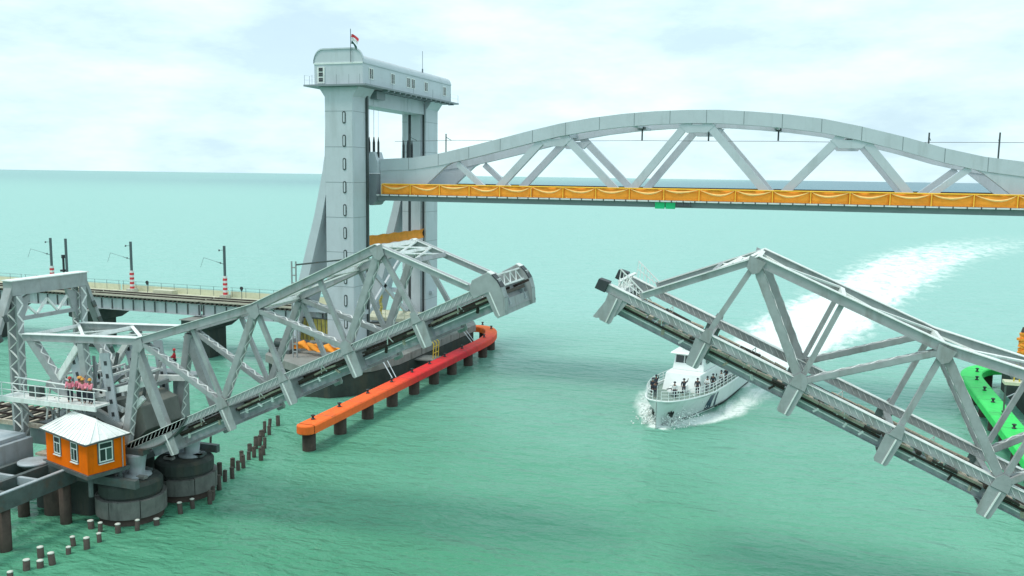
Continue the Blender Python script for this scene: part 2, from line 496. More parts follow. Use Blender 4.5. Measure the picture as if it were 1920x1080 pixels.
    l.new(fr.outputs['Result'], fg.inputs[0]); l.new(gate.outputs['Value'], fg.inputs[1])
    fm = n.new('ShaderNodeMix'); fm.data_type = 'RGBA'
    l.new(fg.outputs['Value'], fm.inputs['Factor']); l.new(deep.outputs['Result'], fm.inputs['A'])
    fm.inputs['B'].default_value = (0.80, 0.86, 0.84, 1)
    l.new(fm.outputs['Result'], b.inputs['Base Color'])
    rm = n.new('ShaderNodeMapRange'); rm.inputs['To Min'].default_value = .34; rm.inputs['To Max'].default_value = .8
    l.new(fg.outputs['Value'], rm.inputs['Value']); l.new(rm.outputs['Result'], b.inputs['Roughness'])
    b.inputs['IOR'].default_value = 1.33
    b.inputs['Specular IOR Level'].default_value = .42
    # ripples
    def ripple(scale, sx, sy, rot, dist, strength, prev):
        q = n.new('ShaderNodeMapping'); q.inputs['Scale'].default_value = (sx, sy, 1); q.inputs['Rotation'].default_value = (0, 0, rot)
        l.new(g.outputs['Position'], q.inputs['Vector'])
        t = n.new('ShaderNodeTexNoise'); t.inputs['Scale'].default_value = scale; t.inputs['Detail'].default_value = 3; t.inputs['Roughness'].default_value = .5; t.inputs['Distortion'].default_value = .4
        l.new(q.outputs['Vector'], t.inputs['Vector'])
        bp = n.new('ShaderNodeBump'); bp.inputs['Strength'].default_value = strength; bp.inputs['Distance'].default_value = dist
        l.new(t.outputs['Fac'], bp.inputs['Height'])
        if prev is not None: l.new(prev, bp.inputs['Normal'])
        return bp.outputs['Normal']
    nn = ripple(.22, .45, 1.0, -.25, 1.1, .9, None)
    nn = ripple(.75, .5, 1.0, -.35, .60, 1.0, nn)
    nn = ripple(2.2, .55, 1.0, -.1, .20, 1.0, nn)
    l.new(nn, b.inputs['Normal'])
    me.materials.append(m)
make_sea()

# ------------------------------------------------------------------ lift span of the new bridge
YN, YF = 98.0, 107.0
def interp(xs, ys, x): return float(np.interp(x, xs, ys))
ARCX = [-50.3, -46, -42.3, -38.6, -34.9, -31.2, -27.6, -24.0, -20.5, -17, -13.4, -10, -6.5, -3, 0.5, 4, 8.3, 12, 15.5, 19.2, 22.8]
ARCZ = [26.85, 27.05, 27.6, 28.42, 29.3, 30.2, 31.0, 31.6, 32.0, 32.25, 32.36, 32.33, 32.1, 31.78, 31.3, 30.55, 29.45, 28.35, 27.55, 27.05, 26.85]
def lift_span():
    T = thing('lift_span', (-13, 98, 22), 'raised grey arched truss span of the railway bridge dressed with an orange banner', 'bridge span')
    for y in (YN, YF):
        d = 0.45
        m = MB()
        for i in range(len(ARCX) - 1):
            x0, x1, z0, z1 = ARCX[i], ARCX[i + 1], ARCZ[i], ARCZ[i + 1]
            m.xz([(x0, z0 - 1.42), (x1, z1 - 1.42), (x1, z1), (x0, z0)], y - d, y + d)
        # drop the inner end caps
        o = m.build('top_chord', 'new_steel', T)
        MB().box(-50.3, 22.8, y - .42, y + .42, 22.62, 23.55).build('bottom_chord', 'new_steel', T)
        for P in ([(-50.3, 25.45), (-42.2, 26.2), (-40.7, 26.6), (-41.6, 26.15), (-44.6, 23.5), (-50.3, 23.5)], [(22.8, 25.45), (16.2, 26.0), (14.6, 26.4), (15.6, 25.9), (18.6, 23.5), (22.8, 23.5)]):
            MB().xz(P, y - .38, y + .38).build('end_plate', 'new_steel', T)
        nodes = [(-41.0, 26.4), (-36.0, 23.4), (-28.3, 29.9), (-20.2, 23.4), (-12.4, 31.3), (-4.0, 23.4), (3.2, 29.8), (10.0, 23.4), (15.1, 26.4)]
        for i in range(len(nodes) - 1):
            (x0, z0), (x1, z1) = nodes[i], nodes[i + 1]
            ww = .62 if i in (0, 7) else .82
            sp = .75     # bars of one node stand a little apart
            if z1 < z0: x0 += sp; x1 -= sp * .9
            else: x0 += sp * .9; x1 -= sp
            MB().bar((x0, y, z0), (x1, y, z1), .6, ww, (0, 0, 1)).build('diagonal', 'new_steel', T)
        for (x, z) in nodes[2:-1:2]:
            zz = interp(ARCX, ARCZ, x) - 1.4
            MB().xz([(x - 2.0, zz + .1 - .25), (x + 2.0, zz + .1 - .25), (x + 1.1, zz - 1.0), (x - 1.1, zz - 1.0)], y - .33, y + .33).build('gusset_plate', 'new_steel', T)
    for k in range(18):
        x = -46.5 + k * 3.9
        z = interp(ARCX, ARCZ, x)
        MB().box(x - .035, x + .035, YN - .458, YN - .40, z - 1.38, z - .03).build('splice_seam', 'new_steel_dark', T)
    # wind bracing between the arches
    for x in (-28.3, -20.3, -12.4, -4.5, 3.2):
        z = interp(ARCX, ARCZ, x) - .8
        MB().bar((x, YN + .45, z), (x, YF - .45, z), .6, .6).build('cross_strut', 'new_steel', T)
    # deck: floor plate, edge girders, ledge, track
    MB().box(-50.3, 22.8, 96.9, 108.2, 22.28, 22.46).build('deck_plate', 'new_steel_dark', T)
    for y in (96.95, 108.0):
        MB().box(-50.3, 22.8, y - .12, y + .12, 21.86, 22.44).build('edge_girder', 'new_steel_dark', T)
    for k in range(28):
        x = -49.2 + k * 2.62
        MB().box(x - .1, x + .1, 97.2, 107.7, 21.92, 22.26).build('floor_beam', 'new_steel_dark', T)
    led = MB().box(-50.1, 22.6, 96.15, 96.82, 22.47, 22.6).build('ledge', 'white_paint', T)
    for k in range(58):
        x = -49.6 + k * 1.25
        MB().box(x - .05, x + .05, 96.10, 96.2, 22.40, 22.66).build('ledge_clip', 'dark_metal', led)
    for y in (101.7, 103.3):
        MB().box(-50.3, 22.8, y - .04, y + .04, 22.62, 22.78).build('rail', 'rail_rust', T)
    MB().box(-50.3, 22.8, 100.8, 104.2, 22.47, 22.6).build('track_bed', 'ballast', T)
    # orange banner along the near edge
    n = 19
    for k in range(n):
        x0 = -49.5 + k * 3.78; x1 = x0 + 3.72
        P = []
        for i in range(4):
            row = []
            for j in range(13):
                t = j / 12
                row.append((x0 + (x1 - x0) * t, 96.60 - .05 * math.sin(t * math.pi * 3 + k) - .03 * random.random(), 22.66 + 1.16 * i / 3 - .02 * random.random()))
            P.append(row)
        pn = MB().grid(P).build('banner_panel', 'banner_orange', T, True)
        so = pn.modifiers.new('thickness', 'SOLIDIFY'); so.thickness = .03
        sag = random.uniform(.22, .62); skew = random.uniform(-.35, .35)
        P = []
        for i in range(5):
            row = []
            for j in range(15):
                t = j / 14
                e = 4 * t * (1 - t) * (1 + skew * (t - .5) * 2)
                top = 23.80 - sag * e * .75
                th = .04 + .20 * e * random.uniform(.85, 1.1)
                row.append((x0 + .1 + (x1 - x0 - .2) * t, 96.46 - .07 * math.sin(i / 4 * math.pi) * (e + .2), top - th * i / 4))
            P.append(row)
        MB().grid(P).build('swag', 'swag_cream', pn, True)
        MB().box(x0 - .07, x0 + .03, 96.42, 96.50, 22.64, 23.86).build('banner_post', 'banner_yellow', T)
    MB().cyl((-49.5, 96.5, 23.86), (22.4, 96.5, 23.86), .07, 8).build('banner_rail', 'banner_yellow', T)
    MB().box(-49.6, 22.5, 108.05, 108.12, 22.7, 23.85).build('far_banner', 'banner_orange', T)
    MB().box(-49.6, 22.5, 107.9, 108.02, 23.85, 23.95).build('hand_rail', 'dark_metal', T)
    # lifting end frame with cable sockets
    m = MB().box(-51.75, -50.35, 96.7, 98.9, 21.7, 25.1)
    m.build('lifting_girder', 'new_steel_dark', T)
    MB().xz([(-51.75, 25.12), (-50.35, 25.12), (-50.35, 26.6), (-50.7, 27.7), (-51.3, 27.7), (-51.75, 26.6)], 96.8, 98.8).build('lifting_bracket', 'new_steel', T)
    MB().box(-51.75, -50.35, 106.0, 108.2, 21.7, 27.0).build('lifting_girder', 'new_steel_dark', T)
    MB().box(-51.6, -50.45, 98.95, 105.95, 22.3, 24.2).build('end_beam', 'new_steel_dark', T)
    MB().cyl((-51.05, 96.6, 21.75), (-51.05, 99.0, 21.75), .5, 14).build('guide_roller', 'new_steel_dark', T)
    for z in (22.3, 26.1):
        MB().box(-52.3, -51.77, 97.2, 98.4, z - .3, z + .3).build('guide_shoe', 'new_steel_dark', T)
    for yb in (97.1, 106.6):
        for i in range(4):
            x = -51.5 + i * .32
            y = yb + (i % 2) * .5
            MB().cyl((x, y, 27.0), (x, y, 28.9), .14, 8).cyl((x, y, 28.9), (x, y, 29.5), .12, 8, .04).build('cable_socket', 'cable_black', T)
            MB().cyl((x, y, 29.4), (x, y, 35.0), .018, 6).build('hoist_cable', 'new_steel', T)
    # overhead line
    ow = MB()
    pts = [(-50.5, 102, 29.15), (-42, 102, 29.3), (-30, 102, 29.22), (-19, 102, 29.27), (-11.6, 102, 29.22), (-4, 102, 29.2), (3.3, 102, 29.1), (16.8, 102, 29.1), (22.8, 102, 29.05)]
    ow.tube([V(*p) for p in pts], .025, 5).build('contact_wire', 'dark_metal', T)
    for x in (-46.5, -41.8, 10.5, 16.8):
        z = interp(ARCX, ARCZ, x)
        m = MB().cyl((x, 98.0, z - .2), (x, 98.0, 29.9), .08, 6)
        m.cyl((x, 98.0, 29.5), (x + (.6 if x > 0 else -1.0), 102, 29.3), .04, 5)
        m.build('line_post', 'dark_metal', T)
    for x in (-28.3, -19.1, -11.6, -4.1, 3.2):
        z = interp(ARCX, ARCZ, x) - 1.3
        m = MB().box(x - .3, x + .3, 101.4, 102.6, z - .3, z)
        m.cyl((x, 102, z - .3), (x, 102, 29.25), .09, 6).build('line_hanger', 'dark_metal', T)
        if x not in (-28.3, -12.4, 3.2):
            MB().bar((x, YN + .4, z - .05), (x, YF - .4, z - .05), .3, .3).build('hanger_beam', 'new_steel', T)
    # two green boards on the edge girder and a small inspection tray beside them
    for x in (-15.9, -14.75):
        MB().box(x - .52, x + .52, 96.5, 96.6, 21.72, 22.42).build('green_board', 'panel_green', T)
    m = MB().box(-14.1, -12.5, 96.1, 96.75, 21.98, 22.06)
    for x in (-14.05, -13.3, -12.55):
        m.box(x - .03, x + .03, 96.12, 96.18, 22.06, 22.55)
    m.build('inspection_tray', 'dark_metal', T)
    return T
lift_span()

# ------------------------------------------------------------------ lift tower
LX0, LX1 = -54.6, -50.95
def lift_tower():
    T = thing('lift_tower', (-52.8, 104, 3.7), 'tall grey lift tower with a round-roofed machine house on top and raking legs', 'tower')
    for y0 in (92.0, 112.5):
        y1 = y0 + 4.0
        lg = MB().box(LX0, LX1, y0, y1, 3.6, 35.0).build('leg', 'new_steel', T, bevel=.08)
        st = [(LX0 - .004, 30.2), (-54.7, 27.2), (-55.04, 25.2), (-56.17, 20.2), (-58.24, 13.1), (-61.0, 3.6), (-59.6, 3.6), (-57.0, 13.1), (-55.25, 19.6), (LX0 - .004, 22.6)]
        MB().xz(st, y0 + .05, y1 - .05).build('raking_leg', 'new_steel', T)
        for k in range(7):
            zz = 7.6 + k * 4.1
            MB().box(LX0 + .02, LX1 - .02, y0 - .012, y0 + .05, zz, zz + .05).build('weld_seam', 'new_steel_dark', lg)
            MB().box(LX1 - .05, LX1 + .012, y0 + .1, y1 - .1, zz, zz + .05).build('weld_seam', 'new_steel_dark', lg)
        # flared head of the leg under the machine house
        MB().xz([(LX0 - .8, 35.0), (LX1 + .8, 35.0), (LX1 + .012, 33.9), (LX0 - .012, 33.9)], y0 + .02, y1 - .02).build('leg_head', 'new_steel', T)
        MB().box(LX0 - 5.2, LX1 + .4, y0 + 1.2, y1 - 1.2, 8.2, 8.7).build('tie_beam', 'new_steel', T)
        if y0 < 100:
            for k in range(10):
                z = 31.5 - k * 2.68
                def slot(w, h):
                    P = []
                    for i in range(13): P.append((w * math.cos(math.pi * i / 12), h + w * math.sin(math.pi * i / 12)))
                    for i in range(13): P.append((-w * math.cos(math.pi * i / 12), -h - w * math.sin(math.pi * i / 12)))
                    return P
                so = MB().xz([(-52.05 + a, z + b) for a, b in slot(.21, .50)], y0 - .06, y0 + .1).build('slot_frame', 'dark_metal', lg)
                MB().xz([(-52.05 + a, z + b) for a, b in slot(.10, .46)], y0 - .068, y0 - .03).build('slot_pane', 'new_steel', lg)
        else:
            for x, w in ((-53.45, .18), (-51.35, .14)):
                MB().box(x - w, x + w, y0 - .05, y0 + .1, 4.0, 34.6).build('guide_slot', 'cable_black', lg)
            MB().box(-53.1, -51.7, y0 - .22, y0 - .02, 4.0, 34.6).build('guide_rail', 'new_steel', lg)
    # guide rail on the near leg, facing the span
    MB().box(LX1 + .01, LX1 + .22, 95.1, 95.5, 4.0, 34.5).build('guide_rail', 'dark_metal', T)
    # portal beam and machine house
    MB().box(LX0 + .3, LX1 - .3, 96.02, 112.48, 33.2, 34.98).build('portal_beam', 'new_steel', T)
    MB().box(LX1 - .25, LX1 + .55, 97.0, 99.2, 34.0, 34.95).build('sheave_box', 'new_steel_dark', T)
    sl = MB().box(-56.9, -48.75, 91.2, 118.9, 35.02, 35.22).build('walkway_slab', 'new_steel_dark', T)
    for k in range(14):
        y = 97.0 + k * 1.55
        MB().box(-49.6, -48.8, y - .12, y + .12, 34.8, 35.015).build('slab_bracket', 'new_steel_dark', sl)
    X0, X1, ZB, ZT = -55.9, -49.6, 35.28, 39.3
    def dome(x0, x1, zs, zt, r):
        P = [(x0, ZB), (x1, ZB), (x1, zs)]
        for i in range(1, 8): t = i / 7 * math.pi / 2; P.append((x1 - r + r * math.cos(t), zs + (zt - zs) * math.sin(t)))
        for i in range(0, 8): t = math.pi / 2 + i / 7 * math.pi / 2; P.append((x0 + r + r * math.cos(t), zs + (zt - zs) * math.sin(t)))
        return P
    hs = MB().xz(dome(X0 + .03, X1, 37.7, 38.6, .7), 92.42, 118.0).build('machine_house', 'new_steel', T)
    MB().xz(dome(X0, X1 + .02, 37.75, ZT, 1.25), 92.0, 92.4).build('gable_wall', 'new_steel', hs)
    pr2 = [(x + (.09 if x > -52.7 else -.09), z + .06) for x, z in dome(X0, X1 + .02, 37.75, ZT, 1.25)[2:]]
    MB().xz(pr2 + [(p[0], p[1] - .16) for p in pr2[::-1]], 91.9, 92.2).build('roof_verge', 'new_steel', hs)
    MB().box(X0 - .04, X1 + .04, 91.93, 91.995, 37.55, 37.75).build('wall_band', 'white_paint', hs)
    MB().box(X1 + .003, X1 + .1, 92.1, 117.9, 37.62, 37.78).build('gutter', 'new_steel', hs)
    d = MB().box(-55.45, -54.5, 91.9, 91.99, 35.4, 37.25).build('door', 'frame_white', hs)
    for z in (35.6, 36.2, 36.75): MB().box(-55.25, -54.72, 91.86, 91.895, z, z + .42).build('pane', 'glass_dark', d)
    for y in (94.0, 99.6, 104.0, 105.4, 109.4, 115.6):
        w = MB().box(X1 + .005, X1 + .07, y - .55, y + .55, 35.95, 37.25).build('window', 'frame_white', hs)
        MB().box(X1 + .07, X1 + .085, y - .42, y - .06, 36.05, 37.15).build('pane', 'glass_dark', w)
        MB().box(X1 + .07, X1 + .085, y + .06, y + .42, 36.05, 37.15).build('pane', 'glass_green', w)
    def rp(x, y): MB().cyl((x, y, 35.2), (x, y, 36.3), .022, 5).build('railing_post', 'new_steel_dark', T)
    for x in (-56.8, -55.8, -54.2, -52.6, -51.0, -49.6): rp(x, 91.3)
    for y in (92.4, 98, 104, 110, 116, 118.8): rp(-56.8, y); rp(-48.85, y)
    for z in (35.85, 36.38):
        m = MB().tube([V(-48.85, 118.8, z - .08), V(-48.85, 91.3, z - .08), V(-56.8, 91.3, z - .08), V(-56.8, 118.8, z - .08)], .008, 5)
        m.build('railing', 'new_steel', T)
    # sagging orange cloth over the gallery between the legs
    P = []
    for i in range(5):
        P.append([(-51.2 - .25 * math.sin(i / 4 * math.pi), 96.1 + 16.3 * j / 30, 16.35 + 1.2 * i / 4 + .05 * math.sin(j * 1.1)) for j in range(31)])
    g = MB().box(-53.6, -51.3, 96.05, 112.45, 16.0, 16.3).build('gallery', 'new_steel', T)
    MB().grid(P).build('gallery_cloth', 'cloth_orange', g, True)
    # cross bracing in the lower portal
    for (a, b) in (((96.1, 5.0), (112.4, 15.8)), ((112.4, 5.0), (96.1, 15.8))):
        MB().bar((-53.2, a[0], a[1]), (-53.2, b[0], b[1]), .3, .55).build('portal_brace', 'new_steel', T)
    return T
lift_tower()
def flag():
    T = thing('flag', (-51.0, 92.2, 39.3), 'small tricolour flag on a thin pole above the machine house', 'flag')
    MB().cyl((-51.0, 91.8, 37.7), (-51.0, 91.8, 41.4), .045, 6).build('pole', 'mast_steel', T)
    for k, mname in enumerate(('flag_green', 'flag_white', 'flag_saffron')):
        P = []
        for i in range(4):
            row = []
            for j in range(10):
                t = j / 9
                z = 39.75 + (k + i / 3) * .36 - .75 * t * t * (1.0 if k < 1 else .75)
                row.append((-50.95 + .95 * t - .12 * t * (2 - k), 91.8 + .12 * math.sin(t * 6 + i * .5), z))
            P.append(row)
        MB().grid(P).build('cloth_stripe', mname, T, True)
flag()
tag(MB().cyl((-49.9, 109, 38.5), (-49.9, 109, 41.2), .03, 5).cyl((-49.9, 109, 38.4), (-49.9, 109, 38.9), .1, 6).build('antenna', 'mast_steel'), 'thin antenna rod on the far part of the machine house roof', 'antenna')

# ------------------------------------------------------------------ tower foundation (pile cap) and what stands on it
def rounded(x0, x1, y0, y1, r, n=6):
    P = []
    for cx, cy, a in ((x1 - r, y1 - r, 0), (x0 + r, y1 - r, 90), (x0 + r, y0 + r, 180), (x1 - r, y0 + r, 270)):
        for i in range(n + 1):
            t = R_(a + 90 * i / n)
            P.append((cx + r * math.cos(t), cy + r * math.sin(t)))
    return P
def foundation(poly, zt, label):
    T = thing('tower_foundation', (poly[0][0], poly[0][1], 0), label, 'foundation', 'tower foundations')
    cx = sum(p[0] for p in poly) / len(poly); cy = sum(p[1] for p in poly) / len(poly)
    ins = [(cx + (x - cx) * .975, cy + (y - cy) * .975) for x, y in poly]
    MB().xy(ins, -1, zt - .95).build('skirt_wall', 'concrete_dark', T, bevel=.15)
    sl = MB().xy(poly, zt - .95, zt).build('cap_slab', 'concrete', T, bevel=.05)
    for (ax, ay), (bx, by) in zip(poly, poly[1:] + poly[:1]):
        L = math.hypot(bx - ax, by - ay); n = max(1, int(L / 3.0))
        for k in range(1, n):
            x, y = ax + (bx - ax) * k / n, ay + (by - ay) * k / n
            MB().bar((x, y, zt - .93), (x, y, zt - .02), .07, .03, ((bx - ax) / L, (by - ay) / L, 0)).build('joint', 'concrete_dark', sl)
    return T
foundation([(-62, 91.0), (-60.8, 88.2), (-53.5, 84.2), (-50.0, 84.4), (-46.6, 88.5), (-45.5, 93), (-45.5, 118), (-47, 121), (-60, 121), (-62, 118)], 3.6, 'dark concrete foundation carrying the lift tower behind the left leaf')
foundation([(22.6, 90), (24, 87.5), (36, 87.5), (38, 90), (38, 120), (22.6, 120)], 3.6, 'dark concrete foundation behind the green fender at the right edge')

def clutter():
    # yellow draped stage, orange cloths, machinery and a hut on the pile cap
    T = thing('covered_stage', (-57, 95, 3.62), 'platform with yellow striped awning and dark posts below the tower', 'stage')
    P = []
    for i in range(9):
        P.append([(-59.3 + 4.4 * j / 14, 93.5 - .12 * math.sin(j * 1.7) - .25 * i / 8, 4.6 + 2.8 * i / 8) for j in range(15)])
    MB().grid(P).build('awning', 'cloth_yellow', T, True)
    for k in range(9):
        x = -59.2 + k * .53
        MB().bar((x, 93.15, 4.7), (x, 92.95, 7.4), .07, .05).build('awning_rib', 'old_steel_dark', T)
    MB().bar((-59.6, 93.0, 7.5), (-54.8, 93.0, 7.5), .25, .14).bar((-59.5, 93, 3.6), (-59.5, 93, 7.5), .2, .2).bar((-54.9, 93, 3.6), (-54.9, 93, 7.5), .2, .2).build('awning_frame', 'dark_metal', T)
    for k, (x, y, w) in enumerate(((-57.0, 90.3, 2.6), (-53.2, 89.6, 2.6))):
        P = []
        for i in range(7):
            P.append([(x - w + 2 * w * j / 18, y + .3 * math.sin(j * .9 + i), 4.15 + 1.05 * i / 6 - .35 * abs(math.sin(j / 18 * math.pi * 2)) * i / 6) for j in range(19)])
        o = MB().grid(P).build('draped_cloth', 'cloth_orange', None, True)
        tag(o, ('orange draped cloth under the yellow awning', 'orange and yellow draped cloth beside the tower leg')[k], 'cloth')
    T = thing('winch', (-59.5, 90, 3.62), 'dark winch machinery beside the grey drum on the pile cap', 'machinery')
    MB().box(-61.0, -58.2, 89.2, 91.2, 3.63, 4.05).build('base_frame', 'old_steel_dark', T)
    MB().cyl((-60.6, 90.2, 4.7), (-59.2, 90.2, 4.7), .55, 14).build('rope_drum', 'dark_metal', T)
    MB().box(-58.9, -58.3, 89.5, 90.9, 4.06, 5.3).build('motor_housing', 'plate_grey', T)
    MB().cyl((-58.6, 91.6, 3.6), (-58.6, 91.6, 7.2), .42, 12).build('vent_post', 'new_steel', T)
    # pale walkway deck behind the tower, seen between its legs
    T = thing('landing_deck', (-53, 107, 6), 'pale landing deck with a railing between the tower legs', 'platform')
    MB().box(-57.5, -45.9, 104.2, 110.5, 5.7, 6.1).build('deck_slab', 'deck_pale', T)
    for k in range(5): MB().box(-57.5, -46, 104.25 + k * .02, 104.4 + k * .02, 3.7 + k * .38, 3.9 + k * .38).build('step_beam', 'old_steel_dark', T)
    for k in range(9):
        x = -57.3 + k * 1.4
        MB().cyl((x, 104.3, 6.1), (x, 104.3, 7.2), .035, 5).build('railing_post', 'rail_pale', T)
    for z in (6.65, 7.18): MB().cyl((-57.3, 104.3, z), (-46.1, 104.3, z), .025, 5).build('railing', 'rail_pale', T)
    # garlanded pole
    m = MB()
    for k in range(16): m.cyl((-53.6 + .1 * math.sin(k), 104.0, 5.9 + k * .22), (-53.6 + .1 * math.sin(k + 1), 104.0, 6.08 + k * .22), .16 + .05 * (k % 2), 8)
    tag(m.build('garland_post', 'cloth_yellow'), 'yellow flower garland wound round a post between the tower legs', 'garland')
    # bracket-like gauge beam left of the raking leg
    T = thing('signal_gantry', (-57, 88, 3.6), 'grey lattice post with an arm left of the raking tower leg', 'gantry')
    m = MB()
    for dx in (-.28, .28): m.box(-56.6 + dx - .06, -56.6 + dx + .06, 88.0, 88.15, 3.6, 14.9)
    for k in range(12): m.box(-56.88, -56.32, 88.02, 88.13, 4.2 + k * .9, 4.34 + k * .9)
    m.build('lattice_post', 'old_steel', T)
    MB().bar((-56.3, 88.1, 14.5), (-49.0, 91.7, 15.4), .14, .18).build('arm', 'old_steel_dark', T)
clutter()

# right edge: garlanded figure-like post and yellow lifebelt stand on the right cap
def right_bits():
    T = thing('garland_stand', (20.6, 98, 3.6), 'orange and yellow garlanded stand at the right edge', 'stand')
    m = MB()
    for k in range(12): m.cyl((20.3 + .12 * math.sin(k * 1.3), 97.9, 8.0 + k * .2), (20.3 + .12 * math.sin(k * 1.3 + 1), 97.9, 8.2 + k * .2), .3 + .08 * (k % 3), 9)
    m.build('garland', 'cloth_orange', T)
    MB().cyl((20.3, 97.9, 10.4), (20.3, 97.9, 10.9), .25, 9, .12).build('top_knot', 'timber', T)
    for dx in (-.5, .0, .5): MB().cyl((20.3 + dx, 97.9, 5.4), (20.3 + dx * .5, 97.9, 8.2), .07, 6).build('leg', 'yellow_paint', T)
    MB().box(18.9, 23.5, 97.2, 98.6, 5.1, 5.4).build('platform', 'rail_pale', T)
    m = MB().box(18.95, 19.1, 97.3, 97.45, 0.5, 5.1)
    m.box(22.6, 22.9, 97.3, 97.6, 3.6, 5.1).build('support', 'old_steel_dark', T)
    tag(MB().bar((22.3, 92.2, 2.2), (25.3, 92.8, 6.3), .5, .5).bar((22.8, 93.4, 3.5), (26, 93.4, 3.8), .35, .35).build('yellow_beam', 'yellow_paint'), 'yellow beam lying on the right pile cap behind the green fender', 'beam')
    tag(MB().prism([(93, 0.2), (99, 0.2), (100.5, 2.2), (99, 3.9), (93, 3.6)], lambda y, z: (21.9, y, z), lambda y, z: (22.3, y, z)).build('fender_panel', 'plate_grey'), 'pale grey panel on the flank of the right pile cap', 'panel')
    tag(MB().cyl((20.4, 103.2, 2.6), (22.6, 103.2, 4.0), .07, 6).build('tie_rod', 'new_steel'), 'thin rod between the green fender and the right pile cap', 'rod')
right_bits()

# ------------------------------------------------------------------ fenders
def fender(name, cl, paint, label, posts, w=1.75):
    T = thing(name, (cl[0][0], cl[0][1], 0), label, 'fender')
    pts = [V(*p, 0) for p in cl]
    nrm = []
    for i in range(len(pts)):
        a = pts[max(i - 1, 0)]; b = pts[min(i + 1, len(pts) - 1)]
        d = (b - a).normalized(); nrm.append(V(-d.y, d.x, 0))
    L = [p + q * w / 2 for p, q in zip(pts, nrm)]
    Rr = [p - q * w / 2 for p, q in zip(pts, nrm)]
    d0 = (pts[0] - pts[1]).normalized()
    cap = [pts[0] + nrm[0] * w / 2 * math.cos(t) + d0 * w / 2 * math.sin(t) for t in [math.pi * k / 10 for k in range(1, 10)]]
    outline = cap[::-1]
    # strip mesh: rounded start, then cross rows
    m = MB(); n = len(pts)
    ZT, ZB = 2.5, 1.68
    ch = .12
    def row(p, q): 
        c = (p + q) / 2
        return [V(p.x, p.y, ZB), V(p.x, p.y, ZT - ch), V(*(p.xy + (c.xy - p.xy).normalized() * ch), ZT), V(*(q.xy + (c.xy - q.xy).normalized() * ch), ZT), V(q.x, q.y, ZT - ch), V(q.x, q.y, ZB)]
    vs = []
    for p, q in zip(L, Rr): vs += row(p, q)
    fs = []
    for i in range(n - 1):
        for k in range(6):
            j = (k + 1) % 6
            fs.append((i * 6 + k, (i + 1) * 6 + k, (i + 1) * 6 + j, i * 6 + j))
    fs.append(tuple((n - 1) * 6 + k for k in range(6)))
    m.add(vs, fs)
    m.build('rubbing_beam', paint, T)
    MB().xy([(p.x, p.y) for p in [L[0] - d0 * .002] + cap + [Rr[0] - d0 * .002]], ZB, ZT - .003).build('beam_nose', paint, T, bevel=.11)
    # piles under the beam
    acc = 0; last = None; dist = 0
    step = 5.6
    nxt = .4
    for a, b in zip(pts[:-1], pts[1:]):
        seg = (b - a).length
        while nxt <= dist + seg:
            c = a + (b - a) * ((nxt - dist) / seg)
            MB().cyl((c.x, c.y, -2), (c.x, c.y, ZB), .62, 16).build('pile', 'pile_brown', T, True)
            nn2 = V(-(b - a).normalized().y, (b - a).normalized().x, 0)
            c2 = c + (b - a).normalized() * 2.8
            if nxt < 40: MB().bar(c2 - nn2 * (w / 2 + .012), c2 + nn2 * (w / 2 + .012), .05, .012).build('joint', 'old_steel_dark', T).location.z += ZT + .004
            nxt += step
        dist += seg
    for c in posts:
        p = V(*c, 0)
        o = MB().lathe((p.x, p.y, ZT), [(.2, 0), (.2, .08), (.11, .1), (.11, .3), (.2, .33), (.2, .42), (.08, .46)], 10).build('mooring_bollard', 'cable_black', T, True)
    return T
cl = [(-42.4, 67.6 + k * 2.0) for k in range(23)]
cx, cy, rr = -46.9, 112.6, 4.5
cl = cl[:-1]
ly = cl[-1][1]
for i in range(1, 25):
    t = i / 24 * math.pi * .93
    cl.append((-46.9 + 4.5 * math.cos(t), ly + 1.5 + 12.0 * math.sin(t)))
fender('orange_fender', cl, 'fender_orange', 'long orange and red ship fender on brown piles beside the lift tower', [(-42.7, 69.2), (-42.7, 74.0), (-42.7, 79.8), (-42.7, 85.3), (-42.7, 90.5), (-42.7, 95.4), (-42.7, 100), (-42.7, 105.8), (-42.9, 114.5), (-44.4, 121.5), (-46.8, 124.2)])
clg = [(18.6, 76 + k * 2.0) for k in range(19)]
lyg = clg[-1][1]
for i in range(1, 25):
    t = i / 24 * math.pi * .93
    clg.append((23.1 - 4.5 * math.cos(t), lyg + 1.0 + 8.0 * math.sin(t)))
fender('green_fender', clg, 'fender_green', 'bright green ship fender at the right edge behind the right leaf', [(18.6, 83.5), (18.6, 90.2), (18.6, 95.2), (18.6, 100.5), (18.7, 106), (18.8, 111.5), (19.6, 116.5)], 2.3)
# yellow ladder and davit between fender and cap
T = thing('yellow_ladder', (-44.9, 99, 2), 'small yellow framed access ladder between the fender and the dark cap', 'ladder')
for y in (98.2, 99.0, 99.8):
    MB().tube([V(-43.5, y, 2.5), V(-43.4, y, 4.4), V(-44.3, y, 5.2), V(-45.2, y, 4.4)], .06, 6).build('hoop', 'yellow_paint', T)
for z in (3.2, 4.0): MB().cyl((-43.45, 98.2, z), (-43.45, 99.8, z), .05, 6).build('rung', 'yellow_paint', T)
MB().box(-46, -43.3, 97.6, 100.4, 2.3, 2.45).build('landing', 'concrete', T)
for k, y in enumerate((86.2, 110.0)):
    tag(MB().cyl((-45.7, y + 3.0, 3.7), (-43.0, y, 2.6), .06, 6).cyl((-45.7, y + 4.0, 3.7), (-43.0, y + .8, 2.6), .05, 6).build('gangway_rails', 'new_steel'), ('thin gangway rails from the cap to the near part of the orange fender', 'thin gangway rails from the cap to the far part of the orange fender')[k], 'gangway')

